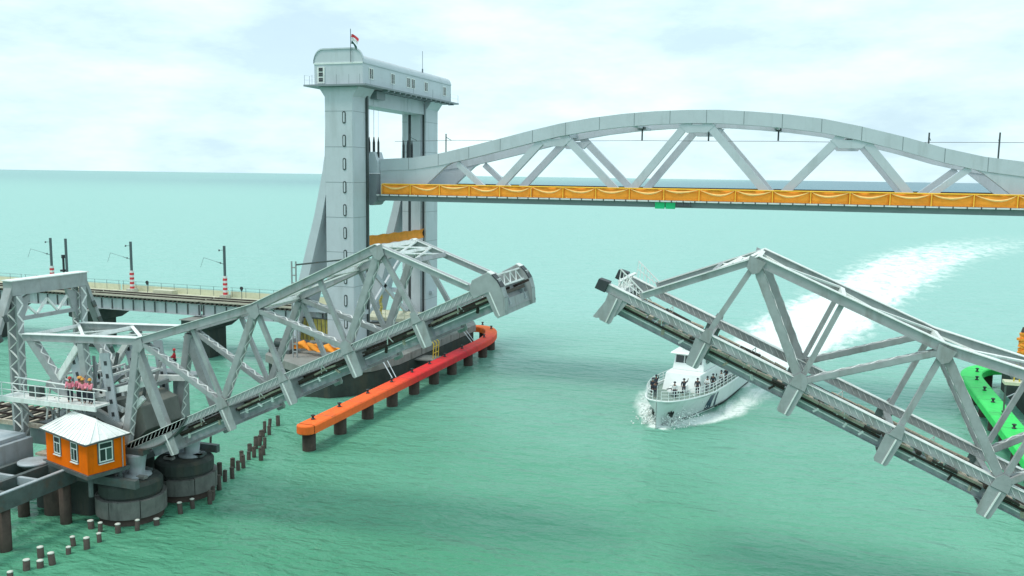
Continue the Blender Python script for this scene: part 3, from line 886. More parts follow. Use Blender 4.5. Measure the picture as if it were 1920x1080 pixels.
# ------------------------------------------------------------------ new approach viaduct on the left
def viaduct():
    piers = [-134.1, -115.2, -96.4, -77.4, -58.4]
    lab = ['leftmost grey plate girder span of the low viaduct, cut by the frame', 'grey plate girder span behind the old portal frame', 'grey plate girder span between the two striped masts', 'grey plate girder span running in to the lift tower']
    for k in range(4):
        x0, x1 = piers[k] + .12, piers[k + 1] - .12
        T = thing('girder_span', ((x0 + x1) / 2, 99.5, 5.7), lab[k], 'bridge span', 'viaduct spans')
        for y in (98.0, 101.4):
            g = MB().box(x0, x1, y - .04, y + .04, 5.82, 7.28).build('web_plate', 'girder_grey', T)
            for z in (5.76, 7.31): MB().box(x0, x1, y - .25, y + .25, z - .05, z + .05).build('flange', 'girder_grey', T)
            if y < 99:
                for i in range(11):
                    x = x0 + .25 + (x1 - x0 - .5) * i / 10
                    MB().box(x - .05, x + .05, y - .2, y - .041, 5.82, 7.25).build('stiffener', 'old_steel_dark', g)
        MB().box(x0, x1, 97.4, 102.0, 7.66, 7.74).build('track_board', 'ballast', T)
        m = MB()
        xx = x0 + .3
        while xx < x1:
            m.box(xx - .15, xx + .15, 97.35, 101.9, 7.37, 7.655); xx += .72
        o = m.build('sleepers', 'timber', T); o['kind'] = 'stuff'
        for y in (98.9, 100.6): MB().box(x0, x1, y - .04, y + .04, 7.745, 7.9).build('rail', 'rail_rust', T)
        MB().box(x0, x1, 102.05, 104.2, 7.40, 7.55).build('footway', 'deck_pale', T)
        MB().box(x0, x1, 104.1, 104.16, 7.56, 8.35).build('footway_cloth', 'rail_pale', T)
        for i in range(9):
            x = x0 + .3 + (x1 - x0 - .6) * i / 8
            MB().cyl((x, 104.1, 7.55), (x, 104.1, 8.9), .03, 5).build('railing_post', 'mast_steel', T)
        for z in (8.45, 8.88): MB().cyl((x0, 104.1, z), (x1, 104.1, z), .02, 5).build('railing', 'mast_steel', T)
    plab = ['dark hammerhead viaduct pier at the left edge behind the old portal', 'dark hammerhead viaduct pier seen through the old portal frame', 'dark hammerhead viaduct pier just right of the old portal frame', 'dark hammerhead viaduct pier seen between the truss bars, under the right striped mast']
    for k, x in enumerate(piers[:-1]):
        T = thing('bridge_pier', (x, 100, 0), plab[k], 'pier', 'viaduct piers')
        MB().prism([(95.4, 5.45), (105, 5.45), (105, 4.75), (102.6, 3.9), (97.4, 3.9), (95.4, 4.75)], lambda y, z: (x - 1.35, y, z), lambda y, z: (x + 1.35, y, z)).build('hammerhead', 'concrete_dark', T, bevel=.06)
        MB().box(x - 1.0, x + 1.0, 98.2, 101.8, -2, 3.9).build('column', 'concrete_dark', T, bevel=.1)
        MB().box(x - 1.5, x + 1.5, 95.2, 105.1, 5.45, 5.56).build('bearing_shelf', 'concrete', T)
        for y in (98, 101.4): MB().box(x - .7, x + .7, y - .3, y + .3, 5.57, 5.7).build('bearing', 'dark_metal', T)
viaduct()

def mast(x, label, wrap=True, top=14.85):
    T = thing('line_mast', (x, 103, 7.5), label, 'mast', 'overhead line masts')
    MB().box(x - .13, x + .13, 102.87, 103.13, 7.5, top).build('post', 'mast_steel', T)
    MB().box(x - .55, x + .55, 102.4, 103.6, 7.56, 8.0).build('plinth', 'concrete_pale', T)
    if wrap:
        for k in range(8):
            MB().box(x - .22, x + .22, 102.78, 103.22, 8.0 + k * .33, 8.0 + (k + 1) * .33 - .004).build('stripe_band', ('red_paint', 'white_paint')[k % 2], T)
        m = MB().cyl((x, 103, top - .6), (x - .55, 102.6, top - .6), .03, 5).lathe((x - .55, 102.6, top - .75), [(.05, 0), (.14, .08), (.05, .12), (.14, .2), (.05, .28)], 8)
        m.cyl((x, 103, top - 2.6), (x - .9, 102.4, top - 2.2), .04, 5).lathe((x - .45, 102.7, top - 2.5), [(.05, 0), (.13, .06), (.05, .12), (.13, .18), (.05, .24)], 8)
        m.build('insulator_arm', 'mast_steel', T)
        MB().tube([V(x - .9, 102.4, top - 2.2), V(x - 2.2, 101.4, top - 1.6), V(x - 2.6, 101.2, top - 2.9)], .02, 4).build('cantilever', 'mast_steel', T)
mast(-108.3, 'dark overhead line mast with red and white foot, leftmost of the masts')
mast(-105.4, 'plain dark mast behind the top of the old portal frame', False)
mast(-93.4, 'dark overhead line mast with red and white foot, right of the old portal frame')
mast(-77.3, 'dark overhead line mast with red and white foot, nearest the lift tower')
for x, lb in ((-90.7, 'small round-headed signal post right of the middle striped mast'), (-74.6, 'small round-headed signal post right of the striped mast nearest the tower')):
    T = thing('signal_post', (x, 103, 7.5), lb, 'signal', 'signal posts')
    MB().cyl((x, 103, 7.5), (x, 103, 8.9), .05, 6).build('post', 'mast_steel', T)
    MB().cyl((x, 102.9, 9.05), (x, 103.05, 9.05), .24, 12).box(x - .12, x + .12, 102.92, 103.06, 8.7, 9.0).build('signal_head', 'cable_black', T)
tag(MB().box(-106.3, -105.7, 102.6, 103.2, 9.9, 10.2).cyl((-106, 103, 7.6), (-106, 103, 11.9), .16, 8).cyl((-106, 103, 11.9), (-106, 103, 12.4), .26, 8).build('signal_lamp_post', 'cable_black'), 'short dark post with a thick head beside the plain mast', 'post')
tag(MB().box(-89.2, -85.8, 102.3, 103.5, 7.56, 8.15).build('cable_trough', 'deck_pale', bevel=.05), 'pale box on the viaduct footway beside the round-headed signal', 'box')

# ------------------------------------------------------------------ the old bascule leaves
Y0, Y1 = 50.0, 55.5
def leaf(side, s0, z0, ph, p, label):
    c, sn = math.cos(ph), math.sin(ph)
    def N(a, h, y): return V(s0 + side * (a * c + h * sn), y, z0 - a * sn + h * c)
    UP = V(side * sn, 0, c)
    T = thing('bascule_leaf', N(29, -2, 52.7), label, 'bridge leaf', 'raised bascule leaves')
    B = [0, p, 2 * p, 3 * p, 4 * p, 5 * p]
    T1, T2, T3, T4 = (p + .55, 5.12), (3 * p, 5.15), (4.86 * p, 6.55), (6.68 * p, 10.7)
    HB = (5.75 * p, 0.0)
    tail = side < 0
    def top_h(a):
        return interp([T1[0], T2[0], T3[0], T4[0]], [T1[1], T2[1], T3[1], T4[1]], a)
    def bar(name, P, Q, w, h, y, m='old_steel'):
        return MB().bar(N(P[0], P[1], y), N(Q[0], Q[1], y), w, h, UP).build(name, m, T)
    def laced(name, P, Q, w, h, y, m='old_steel', step=.55, holes=True):
        a, b = N(*P, y), N(*Q, y)
        d = (b - a); L = d.length; d.normalize()
        u = V(0, 1, 0).cross(d).normalized()
        if u.z < 0: u = -u
        mb = MB()
        for sy in (-1, 1):
            mb.bar(a + V(0, sy * w / 2, 0), b + V(0, sy * w / 2, 0), .09, h, u)
            for su in (-1, 1):
                mb.bar(a + V(0, sy * (w / 2 - .09), 0) + u * su * (h / 2 + .02), b + V(0, sy * (w / 2 - .09), 0) + u * su * (h / 2 + .02), .24, .035, u)
        o = mb.build(name, m, T)
        ml = MB()
        n = max(3, int(L / step))
        for su in (-1, 1):
            for k in range(n):
                t0, t1 = .08 * L + .84 * L * k / n, .08 * L + .84 * L * (k + 1) / n
                sg = 1 if k % 2 else -1
                ml.bar(a + d * t0 + V(0, sg * w / 2, 0) + u * su * (h / 2 + .045), a + d * t1 + V(0, -sg * w / 2, 0) + u * su * (h / 2 + .045), .09, .03, u)
        ml.build('lacing', 'old_steel_bright', o)['kind'] = 'stuff'
        return o
    for y, nf in ((Y0, -1), (Y1, 1)):
        # top chord: box with a cover plate
        m = MB(); cv = MB(); lw = MB()
        for P, Q in ((T1, T2), (T2, T3)) + (((T3, T4),) if True else ()):
            m.bar(N(*P, y), N(*Q, y), .46, .46, UP)
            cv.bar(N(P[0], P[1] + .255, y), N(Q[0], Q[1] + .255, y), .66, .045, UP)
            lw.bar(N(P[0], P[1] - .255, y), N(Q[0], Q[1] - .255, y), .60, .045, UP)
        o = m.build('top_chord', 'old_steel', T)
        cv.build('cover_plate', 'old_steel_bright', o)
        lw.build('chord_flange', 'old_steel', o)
        E0, E1 = T1, (1.25, .42)
        o = bar('end_post', E0, E1, .42, .40, y)
        MB().bar(N(E0[0], E0[1] + .235, y), N(E1[0], E1[1] + .235, y), .60, .05, UP).build('cover_plate', 'old_steel_bright', o)
        o = MB().bar(N(-.7, 0, y), N(HB[0], 0, y), .40, .42, UP).build('bottom_chord', 'old_steel', T)
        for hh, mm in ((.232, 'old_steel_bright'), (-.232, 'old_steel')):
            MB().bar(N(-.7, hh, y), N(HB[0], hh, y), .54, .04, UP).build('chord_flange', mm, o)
        m = MB(); k = 0
        a = .6
        while a < HB[0] - .8:      # lacing between the two webs, along the chord face
            m.bar(N(a, .17, y - .205), N(a + .4, -.17, y - .205), .05, .02, UP); a += .4
        m.build('lacing', 'old_steel_bright', o)['kind'] = 'stuff'
        # posts
        bar('post', (B[1], .2), (T1[0], T1[1] - .3), .28, .30, y)
        bar('post', (B[2], .2), (B[2], top_h(B[2]) - .3), .26, .28, y)
        bar('post', (B[3], .2), (B[3], T2[1] - .3), .28, .30, y)
        bar('post', (B[4], .2), (B[4], top_h(B[4]) - .3), .26, .28, y)
        bar('post', (B[5], .2), (T3[0] + .5, T3[1] - .3), .46, .62, y)
        # heavy and laced diagonals
        laced('heavy_diagonal', (T1[0] + .15, T1[1] - .3), (B[2] - .12, .25), .36, .40, y)
        laced('heavy_diagonal', (T2[0] + .15, T2[1] - .3), (B[4] - .12, .25), .36, .40, y)
        laced('heavy_diagonal', (T3[0] + .3, T3[1] - .3), (HB[0] - .2, .3), .46, .52, y)
        laced('light_diagonal', (T2[0] - .2, T2[1] - .3), (B[2] + .2, .3), .48, .26, y, 'old_steel')
        laced('light_diagonal', (T3[0] - .3, T3[1] - .3), (B[4] + .2, .3), .48, .26, y, 'old_steel')
        # gusset plates
        yy = y + nf * .30
        def gus(poly):
            MB().prism(poly, lambda a, h: N(a, h, yy - .025), lambda a, h: N(a, h, yy + .025)).build('gusset_plate', 'old_steel', T)
        for (ta, th_) in (T1, T2, T3):
            gus([(ta - .45, th_ + .1), (ta + .5, th_ + .1), (ta + .42, th_ - .55), (ta + .15, th_ - .8), (ta - .3, th_ - .6)])
        for ba in (B[2], B[4]):
            gus([(ba - .45, -.22), (ba + .45, -.22), (ba + .38, .3), (ba + .12, .62), (ba - .2, .62), (ba - .42, .3)])
        for ba in (B[1], B[3]):
            gus([(ba - .35, -.22), (ba + .35, -.22), (ba + .2, .5), (ba - .2, .5)])
        # bracket plates below each panel point
        for i, ba in enumerate(B):
            poly = [(ba - .50, -.24), (ba + .42, -.24), (ba + .38, -1.75), (ba + .30, -1.88), (ba - .30, -1.88), (ba - .40, -1.75)]
            g = MB().prism(poly, lambda a, h: N(a, h, y + nf * .27), lambda a, h: N(a, h, y + nf * .20)).build('floor_bracket', 'old_steel', T)
            MB().bar(N(ba + .1, -.3, y + nf * .31), N(ba + .1, -1.85, y + nf * .29), .07, .09, (0, 1, 0)).build('bracket_rib', 'old_steel_bright', g)
    # floor beams across, stringers, timbers and rails along
    for ba in B:
        o = MB().prism([(ba - .07, -.3), (ba + .07, -.3), (ba + .07, -1.6), (ba - .07, -1.6)], lambda a, h: N(a, h, Y0 - .15), lambda a, h: N(a, h, Y1 + .15)).build('floor_beam', 'old_steel', T)
        m = MB()
        for hh in (-.28, -1.63): m.bar(N(ba, hh, Y0 - .18), N(ba, hh, Y1 + .18), .45, .05, UP)
        m.build('beam_flange', 'old_steel', o)
    for y in (51.2, 54.3):
        o = MB().bar(N(-.35, -1.10, y), N(HB[0] - 1, -1.10, y), .06, .60, UP).build('stringer', 'plate_grey', T)
        m = MB()
        for hh in (-.79, -1.42): m.bar(N(-.35, hh, y), N(HB[0] - 1, hh, y), .30, .04, UP)
        m.build('stringer_flange', 'plate_grey', o)
    tr = MB().bar(N(-.4, -.45, 51.95), N(HB[0] - 1, -.45, 51.95), .07, .16, UP).bar(N(-.4 if not tail else -1.2, -.45, 53.6), N(HB[0] - 1, -.45, 53.6), .07, .16, UP).build('track', 'rail_rust', T)
    a = -.3
    sm = None
    k = 0
    while a < HB[0] - 1.2:
        jit = random.uniform(-.08, .08)
        MB().bar(N(a, -.66 + random.uniform(-.03, .03), 50.85 + jit), N(a + random.uniform(-.04, .04), -.66, 54.65 + jit), .24, .2, UP).build('sleeper', ('timber_pale' if k % 3 else 'timber') if not tail else 'timber', tr)
        a += .62; k += 1
    # edge timber and walkway plank beside the track
    for y in (50.6, 54.9):
        for i in range(len(B) - 1):
            a0, a1 = B[i] + .5, B[i + 1] - .5
            aa = a0
            while aa < a1 - .2:          # short planks, some lifted or missing
                ab = min(a1, aa + random.uniform(.7, 1.9))
                if random.random() > .12:
                    j = random.uniform(-.04, .05)
                    MB().bar(N(aa, -.60 + j, y), N(ab - .03, -.60 + random.uniform(-.03, .05), y), .32, .12, UP).build('edge_plank', 'timber_pale' if random.random() < .7 else 'timber', T)
                aa = ab
            MB().bar(N(a0, -.78, y - .08), N(a1, -.78, y - .08), .14, .12, UP).build('guard_rail', 'rail_rust', T)
            am = (a0 + a1) / 2
            for q in (-.22, .22):
                MB().bar(N(am + q, -.72, y - .12), N(am, -.2, y - .12), .05, .05).build('hanger', 'old_steel_bright', T)
            # loose service pipe and clamps under the planks
            MB().bar(N(a0, -.98, y - .02), N(a1, -.98 + random.uniform(-.05, .05), y - .02), .07, .07, UP).build('service_pipe', 'old_steel_bright', T)
            for q in (.25, .6, .85):
                if random.random() < .8:
                    aq = a0 + (a1 - a0) * q + random.uniform(-.3, .3)
                    MB().bar(N(aq, -.86, y - .1), N(aq + random.uniform(-.25, .25), -1.16, y - .05), .16, .12).build('clamp', random.choice(('timber_pale', 'old_steel_bright', 'rail_rust')), T)
    # lateral bracing between the top chords
    lat = [T1[0], B[2], B[3], B[4], T3[0], (T3[0] + T4[0]) / 2, T4[0]]
    for i, a in enumerate(lat):
        MB().bar(N(a, top_h(a), Y0 + .3), N(a, top_h(a), Y1 - .3), .26, .30, UP).build('cross_strut', 'old_steel_bright', T)
        if i:
            b = lat[i - 1]
            MB().bar(N(b, top_h(b) + .1, Y0 + .3), N(a, top_h(a) + .1, Y1 - .3), .24, .1, UP).build('lateral_brace', 'old_steel_bright', T)
            MB().bar(N(b, top_h(b) - .08, Y1 - .3), N(a, top_h(a) - .08, Y0 + .3), .24, .1, UP).build('lateral_brace', 'old_steel_bright', T)
    # portal bracing in the plane of the end posts
    def EP(t, y): 
        return N(T1[0] + (1.25 - T1[0]) * t, T1[1] + (.42 - T1[1]) * t + .1, y)
    for t0, t1 in ((.03, .2), (.2, .37)):
        MB().bar(EP(t0, Y0 + .3), EP(t1, Y1 - .3), .16, .1, UP).build('portal_brace', 'old_steel_bright', T)
        MB().bar(EP(t0, Y1 - .3), EP(t1, Y0 + .3), .16, .1, UP).build('portal_brace', 'old_steel_bright', T)
    MB().bar(EP(.2, Y0 + .3), EP(.2, Y1 - .3), .2, .2, UP).build('portal_strut', 'old_steel_bright', T)
    MB().bar(EP(.38, Y0 + .3), EP(.38, Y1 - .3), .16, .3, UP).build('portal_strut', 'old_steel', T)
    # end cross frame at the tip: lower plate, upper rail, lattice between
    MB().prism([(-.30, -1.05), (-.2, -1.05), (.0, -1.95), (-.1, -1.95)], lambda a, h: N(a, h, Y0 + .3), lambda a, h: N(a, h, Y1 - .3)).build('end_beam', 'old_steel', T)
    MB().bar(N(-.3, .55, Y0 + .3), N(-.3, .55, Y1 - .3), .16, .1, UP).build('end_rail', 'old_steel_bright', T)
    MB().bar(N(-.25, -.2, Y0 + .3), N(-.25, -.2, Y1 - .3), .3, .12, UP).build('end_shelf', 'old_steel_bright', T)
    for k in range(4):
        ya = Y0 + .5 + k * 1.15
        MB().bar(N(-.28, -.15, ya), N(-.3, .5, ya + .55), .06, .06).build('end_lattice', 'old_steel_bright', T)
        MB().bar(N(-.28, -.15, ya + 1.1), N(-.3, .5, ya + .55), .06, .06).build('end_lattice', 'old_steel_bright', T)
    if tail:
        for y in (Y0, Y1):
            poly = [(1.3, .3), (.87, .80), (-.25, .86), (-.45, .6), (-.62, .15), (-.68, -.3), (-.58, -.95), (-.2, -1.95), (.3, -1.95), (.12, -.9), (.2, -.28), (1.25, -.28)]
            g = MB().prism(poly, lambda a, h: N(a, h, y - .31), lambda a, h: N(a, h, y + .31)).build('tip_casting', 'old_steel', T, bevel=.03)
            for (A, Bq), mm in ((((-.27, .89), (-.48, .62)), 'old_steel_bright'), (((-.48, .62), (-.66, .15)), 'cable_black'), (((-.66, .13), (-.72, -.3)), 'cable_black'), (((-.72, -.32), (-.62, -.95)), 'old_steel'), (((-.62, -.97), (-.24, -1.95)), 'old_steel')):
                MB().bar(N(*A, y), N(*Bq, y), .66, .06, UP).build('wear_plate', mm, g)
    else:
        for y in (Y0, Y1):
            MB().prism([(-.7, .38), (-1.35, .30), (-1.35, -.32), (-.7, -.3)], lambda a, h: N(a, h, y - .34), lambda a, h: N(a, h, y + .34)).build('buffer_block', 'cable_black', T, bevel=.03)
            # lattice flap standing on the tip
            fl = MB()
            for i in range(9):
                a = -.2 + i * .24
                fl.bar(N(a, .32, y + .1), N(a - .25, 1.25 - i * .10, y + .1), .05, .04)
            fl.bar(N(-.5, 1.28, y + .1), N(1.9, .42, y + .1), .08, .07)
            fl.bar(N(-.35, .8, y + .1), N(1.5, .38, y + .1), .06, .05)
            fl.build('lattice_flap', 'old_steel_bright', T)
            MB().prism([(-.35, -.25), (.75, -.25), (.45, -1.3), (-.55, -1.9), (-.75, -1.9)], lambda a, h: N(a, h, y - .22), lambda a, h: N(a, h, y - .14)).build('tip_plate', 'old_steel', T)
    if tail:
        # rolling segments (curved heel girders) and the counterweight between them
        for y, nf in ((Y0, -1), (Y1, 1)):
            O = (5.2 * p, 4.9); Rr = 5.6
            pts = []
            for i in range(15):
                t = R_(-118 + 62 * i / 14)
                pts.append((O[0] + Rr * math.sin(t + R_(90)) * .62 + 0, O[1] - Rr * math.cos(t + R_(90)) * 1.0))
            arc = []
            for i in range(13):
                t = -.62 + 1.15 * i / 12
                arc.append((O[0] + 5.7 * math.sin(t), O[1] - 5.7 * math.cos(t)))
            g = MB().prism(arc + [(O[0] + 2.6, -.1 + .25), (O[0] - 3.1, .25)], lambda a, h: N(a, h, y - .2), lambda a, h: N(a, h, y + .2)).build('rolling_segment', 'old_steel', T)
            m = MB()
            for A, Bq in zip(arc[:-1], arc[1:]): m.bar(N(*A, y), N(*Bq, y), .62, .12, UP)
            m.build('tread_plate', 'old_steel_dark', g)
            # slotted tail plates
            for (pa, pb) in (((T3[0] + 3.4, 6.9), (HB[0] + .2, 1.9)), ((T3[0] + 6.2, 8.0), (HB[0] + 2.2, 3.0))):
                A, Bq = N(*pa, y), N(*pb, y)
                dd = (Bq - A)
                tp = MB().bar(A, Bq, .1, .85, V(0, 1, 0).cross(dd)).build('tail_plate', 'plate_grey', T)
                for i in range(5):
                    q = A + dd * (.14 + .18 * i)
                    e = dd.normalized()
                    MB().bar(q - e * .16, q + e * .16, .13, .26, V(0, 1, 0).cross(dd)).build('plate_opening', 'cable_black', tp)
            laced('tail_post', (T4[0] - .5, T4[1] - .3), (HB[0] + 3.0, 4.2), .46, .5, y)
            laced('tail_post', ((T3[0] + T4[0]) / 2, 8.3), (HB[0] + 1.8, 3.6), .46, .5, y)
            laced('tail_post', ((T3[0] + T4[0]) / 2 + .4, 8.2), (HB[0] + 4.0, 6.4), .4, .4, y, 'old_steel_bright')
            bar('tail_beam', (HB[0] - .4, 1.4), (T4[0] - .4, T4[1] - 3.9), .4, .5, y)
        for (A, Bq, w) in (((-49.4, 50.4, 8.55), (-44.6, 50.4, 9.9), .3), ((-52.6, 50.5, 9.4), (-47.0, 50.5, 7.6), .22), ((-50.6, 55.1, 8.8), (-45.2, 55.1, 9.2), .3), ((-48.2, 50.3, 5.6), (-45.0, 50.3, 8.8), .26)):
            MB().bar(A, Bq, w, w + .12).build('tail_brace', 'old_steel_bright', T)
        for x in (-53.6, -51.2, -48.8, -46.8):
            MB().bar((x, Y0 + .25, 8.9), (x, Y1 - .25, 8.9), .26, .3).build('tail_cross_beam', 'old_steel', T)
        MB().xz([(-49.6, 6.0), (-46.2, 5.4), (-45.3, 6.2), (-45.7, 7.9), (-47.0, 8.4), (-49.4, 7.9)], Y0 + .8, Y1 - .8).build('counterweight', 'weight_grey', T, bevel=.05)
    return T, N
PHL = R_(25.35)
left_leaf, NL = leaf(-1, -18.34, 18.33, PHL, 5.40, 'raised old steel truss leaf on the left, its tip in front of the lift tower')
right_leaf, NR = leaf(1, -10.44, 18.39, R_(23.6), 5.55, 'raised old steel truss leaf on the right with square black buffers at its tip')

# ------------------------------------------------------------------ old bridge pier, portal, deck, platform at the left
def drum(x, y, label, r=2.3):
    T = thing('caisson', (x, y, 0), label, 'pier', 'old bridge caissons')
    MB().lathe((x, y, 0), [(r - .15, -2), (r - .1, .55)], 28).build('base', 'pile_brown', T, True)
    m = MB()
    for k in range(7):       # grey concrete jacket made of curved panels with gaps
        t0, t1 = 2 * math.pi * k / 7 + .012 + .3, 2 * math.pi * (k + 1) / 7 - .012 + .3
        inner, outer = [], []
        for i in range(7):
            t = t0 + (t1 - t0) * i / 6
            outer.append((x + (r + .12) * math.cos(t), y + (r + .12) * math.sin(t))); inner.append((x + (r - .2) * math.cos(t), y + (r - .2) * math.sin(t)))
        MB().xy(outer + inner[::-1], .55, 1.75 + random.uniform(-.12, .12)).build('jacket_panel', 'jacket', T)
    MB().lathe((x, y, 0), [(r - .25, .5), (r - .25, 1.9), (r - .12, 2.0), (r - .10, 2.75), (r - .3, 2.98), (.5, 3.05)], 28).build('head_block', 'concrete_dark', T)
    for k in range(9):
        t = random.uniform(0, 6.28)
        MB().box(x + 1.3 * math.cos(t) - .35, x + 1.3 * math.cos(t) + .35, y + 1.3 * math.sin(t) - .2, y + 1.3 * math.sin(t) + .2, 3.06, 3.25).build('loose_block', ('concrete', 'old_steel_dark')[k % 2], T)
    return T
drum(-46.0, 49.8, 'round caisson with a grey concrete jacket, the one nearer the camera')
drum(-45.5, 55.0, 'round caisson with a grey concrete jacket, the one farther from the camera')
for x, y, z, lb in ((-45.6, 50.0, 3.05, 'grey conical pedestal on the nearer caisson'), (-45.0, 55.3, 3.05, 'grey conical pedestal on the farther caisson')):
    T = thing('pedestal', (x, y, z), lb, 'pedestal', 'leaf pedestals')
    MB().lathe((x, y, z), [(1.05, 0), (1.0, .12), (.55, .2), (.62, .9), (.72, 1.5), (.72, 1.62)], 20).build('cone', 'plate_grey', T, True)
    MB().box(x - .9, x + .9, y - .35, y + .35, z + 1.63, z + 2.0).build('shoe', 'old_steel_dark', T)
    MB().box(x - 2.2, x - 1.0, y - .6, y + .5, z, z + 1.6).build('bearing_block', 'plate_grey', T, bevel=.05)

def portal():
    x = -56.6
    T = thing('portal_frame', (x, 53.2, 3.5), 'old grey steel portal frame with raking legs at the left edge', 'portal')
    ya, yb = 50.2, 56.4
    for y, sg in ((ya, -1), (yb, 1)):
        m = MB()
        for dx in (-.42, .42): m.box(x + dx - .1, x + dx + .1, y - .28, y + .28, 3.5, 15.6)
        o = m.build('column', 'old_steel', T)
        ml = MB()
        for k in range(17):
            z = 4.0 + k * .68
            s = 1 if k % 2 else -1
            ml.bar((x - .42 * s, y - .24, z), (x + .42 * s, y - .24, z + .68), .05, .12, (0, 1, 0))
            ml.bar((x + .54, y - .26 * s, z), (x + .54, y + .26 * s, z + .68), .12, .05, (1, 0, 0))
        ml.build('lacing', 'old_steel_bright', o)['kind'] = 'stuff'
        MB().bar((x, y + sg * .35, 16.2), (x, y + sg * 3.6, 8.4), .75, .28, (0, 1, 0)).build('raking_leg', 'old_steel', T)
        for k in range(4):
            t = .25 + .18 * k
            yy = y + sg * (.35 + 3.25 * t); z = 16.2 - 7.8 * t
            MB().bar((x + .36, yy - .1, z), (x + .39, yy + .1, z - .5), .2, .3).build('leg_opening', 'old_steel_dark', T)
        MB().prism([(y - sg * .35, 15.2), (y - sg * .35, 13.0), (y - sg * 1.0, 14.4), (y - sg * 1.4, 15.6)], lambda a, b: (x - .12, a, b), lambda a, b: (x + .12, a, b)).build('knee_plate', 'old_steel', T)
    MB().box(x - .45, x + .45, ya - .5, yb + .5, 15.62, 16.7).build('top_beam', 'old_steel', T)
    MB().box(x - .55, x + .55, ya - .6, yb + .6, 16.705, 16.78).build('cover_plate', 'old_steel_bright', T)
    pts = [(ya + .4, 13.6), (ya + 1.2, 14.6), (ya + 2.0, 13.9), (ya + 3.0, 15.0), (ya + 4.0, 13.9), (ya + 5.0, 15.0), (yb - .4, 13.9)]
    MB().bar((x, ya + .3, 13.75), (x, yb - .3, 13.75), .25, .3).build('lower_strut', 'old_steel', T)
    for (a, b) in zip(pts[:-1], pts[1:]):
        MB().bar((x, *a), (x, *b), .16, .18, (1, 0, 0)).build('web_bar', 'old_steel_bright', T)
    MB().box(x - .1, x + .1, ya - .55, ya - .35, 14.6, 15.6).build('stop_block', 'cable_black', T)
portal()

def old_deck():
    T = thing('approach_deck', (-60, 52.7, 4.5), 'old approach track deck entering at the left edge behind the cabin', 'bridge deck')
    for y in (51.2, 54.3):
        MB().box(-78, -48.2, y - .12, y + .12, 3.9, 5.3).build('girder', 'plate_grey', T)
        MB().box(-78, -48.2, y - .3, y + .3, 5.3, 5.38).build('flange', 'old_steel_dark', T)
    for k in range(46):
        x = -77.8 + k * .64
        MB().box(x - .13, x + .13, 50.6, 54.9, 5.39, 5.6).build('sleeper', ('timber', 'timber_pale')[k % 2], T)
    for y in (51.95, 53.6): MB().box(-78, -48.4, y - .04, y + .04, 5.61, 5.78).build('rail', 'rail_rust', T)
    MB().box(-78, -49.0, 50.35, 50.55, 5.40, 5.75).build('edge_timber', 'timber_pale', T)
    # jetty frame projecting towards the camera
    J = thing('jetty_frame', (-51.5, 44, 3), 'dark open steel jetty frame under the orange cabin', 'platform')
    for x in (-49.0, -51.2, -53.6): MB().box(x - .18, x + .18, 36.5, 48.2, 2.9, 4.0).build('main_beam', 'old_steel_dark', J)
    for k in range(5): MB().box(-53.4, -49.2, 37 + k * 2.6 - .14, 37 + k * 2.6 + .14, 3.4, 3.95).build('cross_beam', ('old_steel_dark', 'plate_grey')[k % 2], J)
    for x, y in ((-49.3, 42), (-53.2, 42), (-49.3, 47), (-53.2, 47)): MB().cyl((x, y, -2), (x, y, 2.9), .4, 12).build('pile', 'pile_brown', J, True)
    MB().box(-49.15, -48.85, 36.5, 48.2, 4.01, 4.08).build('edge_plate', 'plate_grey', J)
    tag(MB().lathe((-52.3, 47.3, 4.02), [(1.1, 0), (1.1, .12), (.9, .16), (.4, .16)], 24).build('turntable_plate', 'plate_grey', None, True), 'round grey plate lying on the jetty frame left of the cabin', 'plate')
    tag(MB().box(-53.6, -50.2, 48.6, 49.9, 4.02, 4.2).box(-52.6, -51.2, 49.0, 49.8, 4.2, 4.45).build('timber_stack', 'timber_pale'), 'pale timber stack left of the cabin foot', 'timber')
    tag(MB().box(-57.8, -54.4, 46.2, 49.2, 3.3, 5.2).box(-57.6, -54.8, 46.4, 49.0, 5.2, 5.5).build('plate_girder_end', 'plate_grey', bevel=.05), 'pale grey steel box at the left edge below the track', 'steel box')
    # ladder leaning behind the cabin
    T = thing('ladder', (-51.9, 48.5, 4.4), 'thin dark ladder left of the orange cabin', 'ladder')
    for dy in (0, .5):
        MB().cyl((-52.3 + dy, 48.9, 4.3), (-52.1 + dy, 49.2, 8.4), .04, 6).build('stile', 'dark_metal', T)
    for k in range(9): MB().cyl((-52.28 + .022 * k, 48.92 + .033 * k, 4.7 + k * .42), (-51.78 + .022 * k, 48.92 + .033 * k, 4.7 + k * .42), .03, 5).build('rung', 'dark_metal', T)
old_deck()

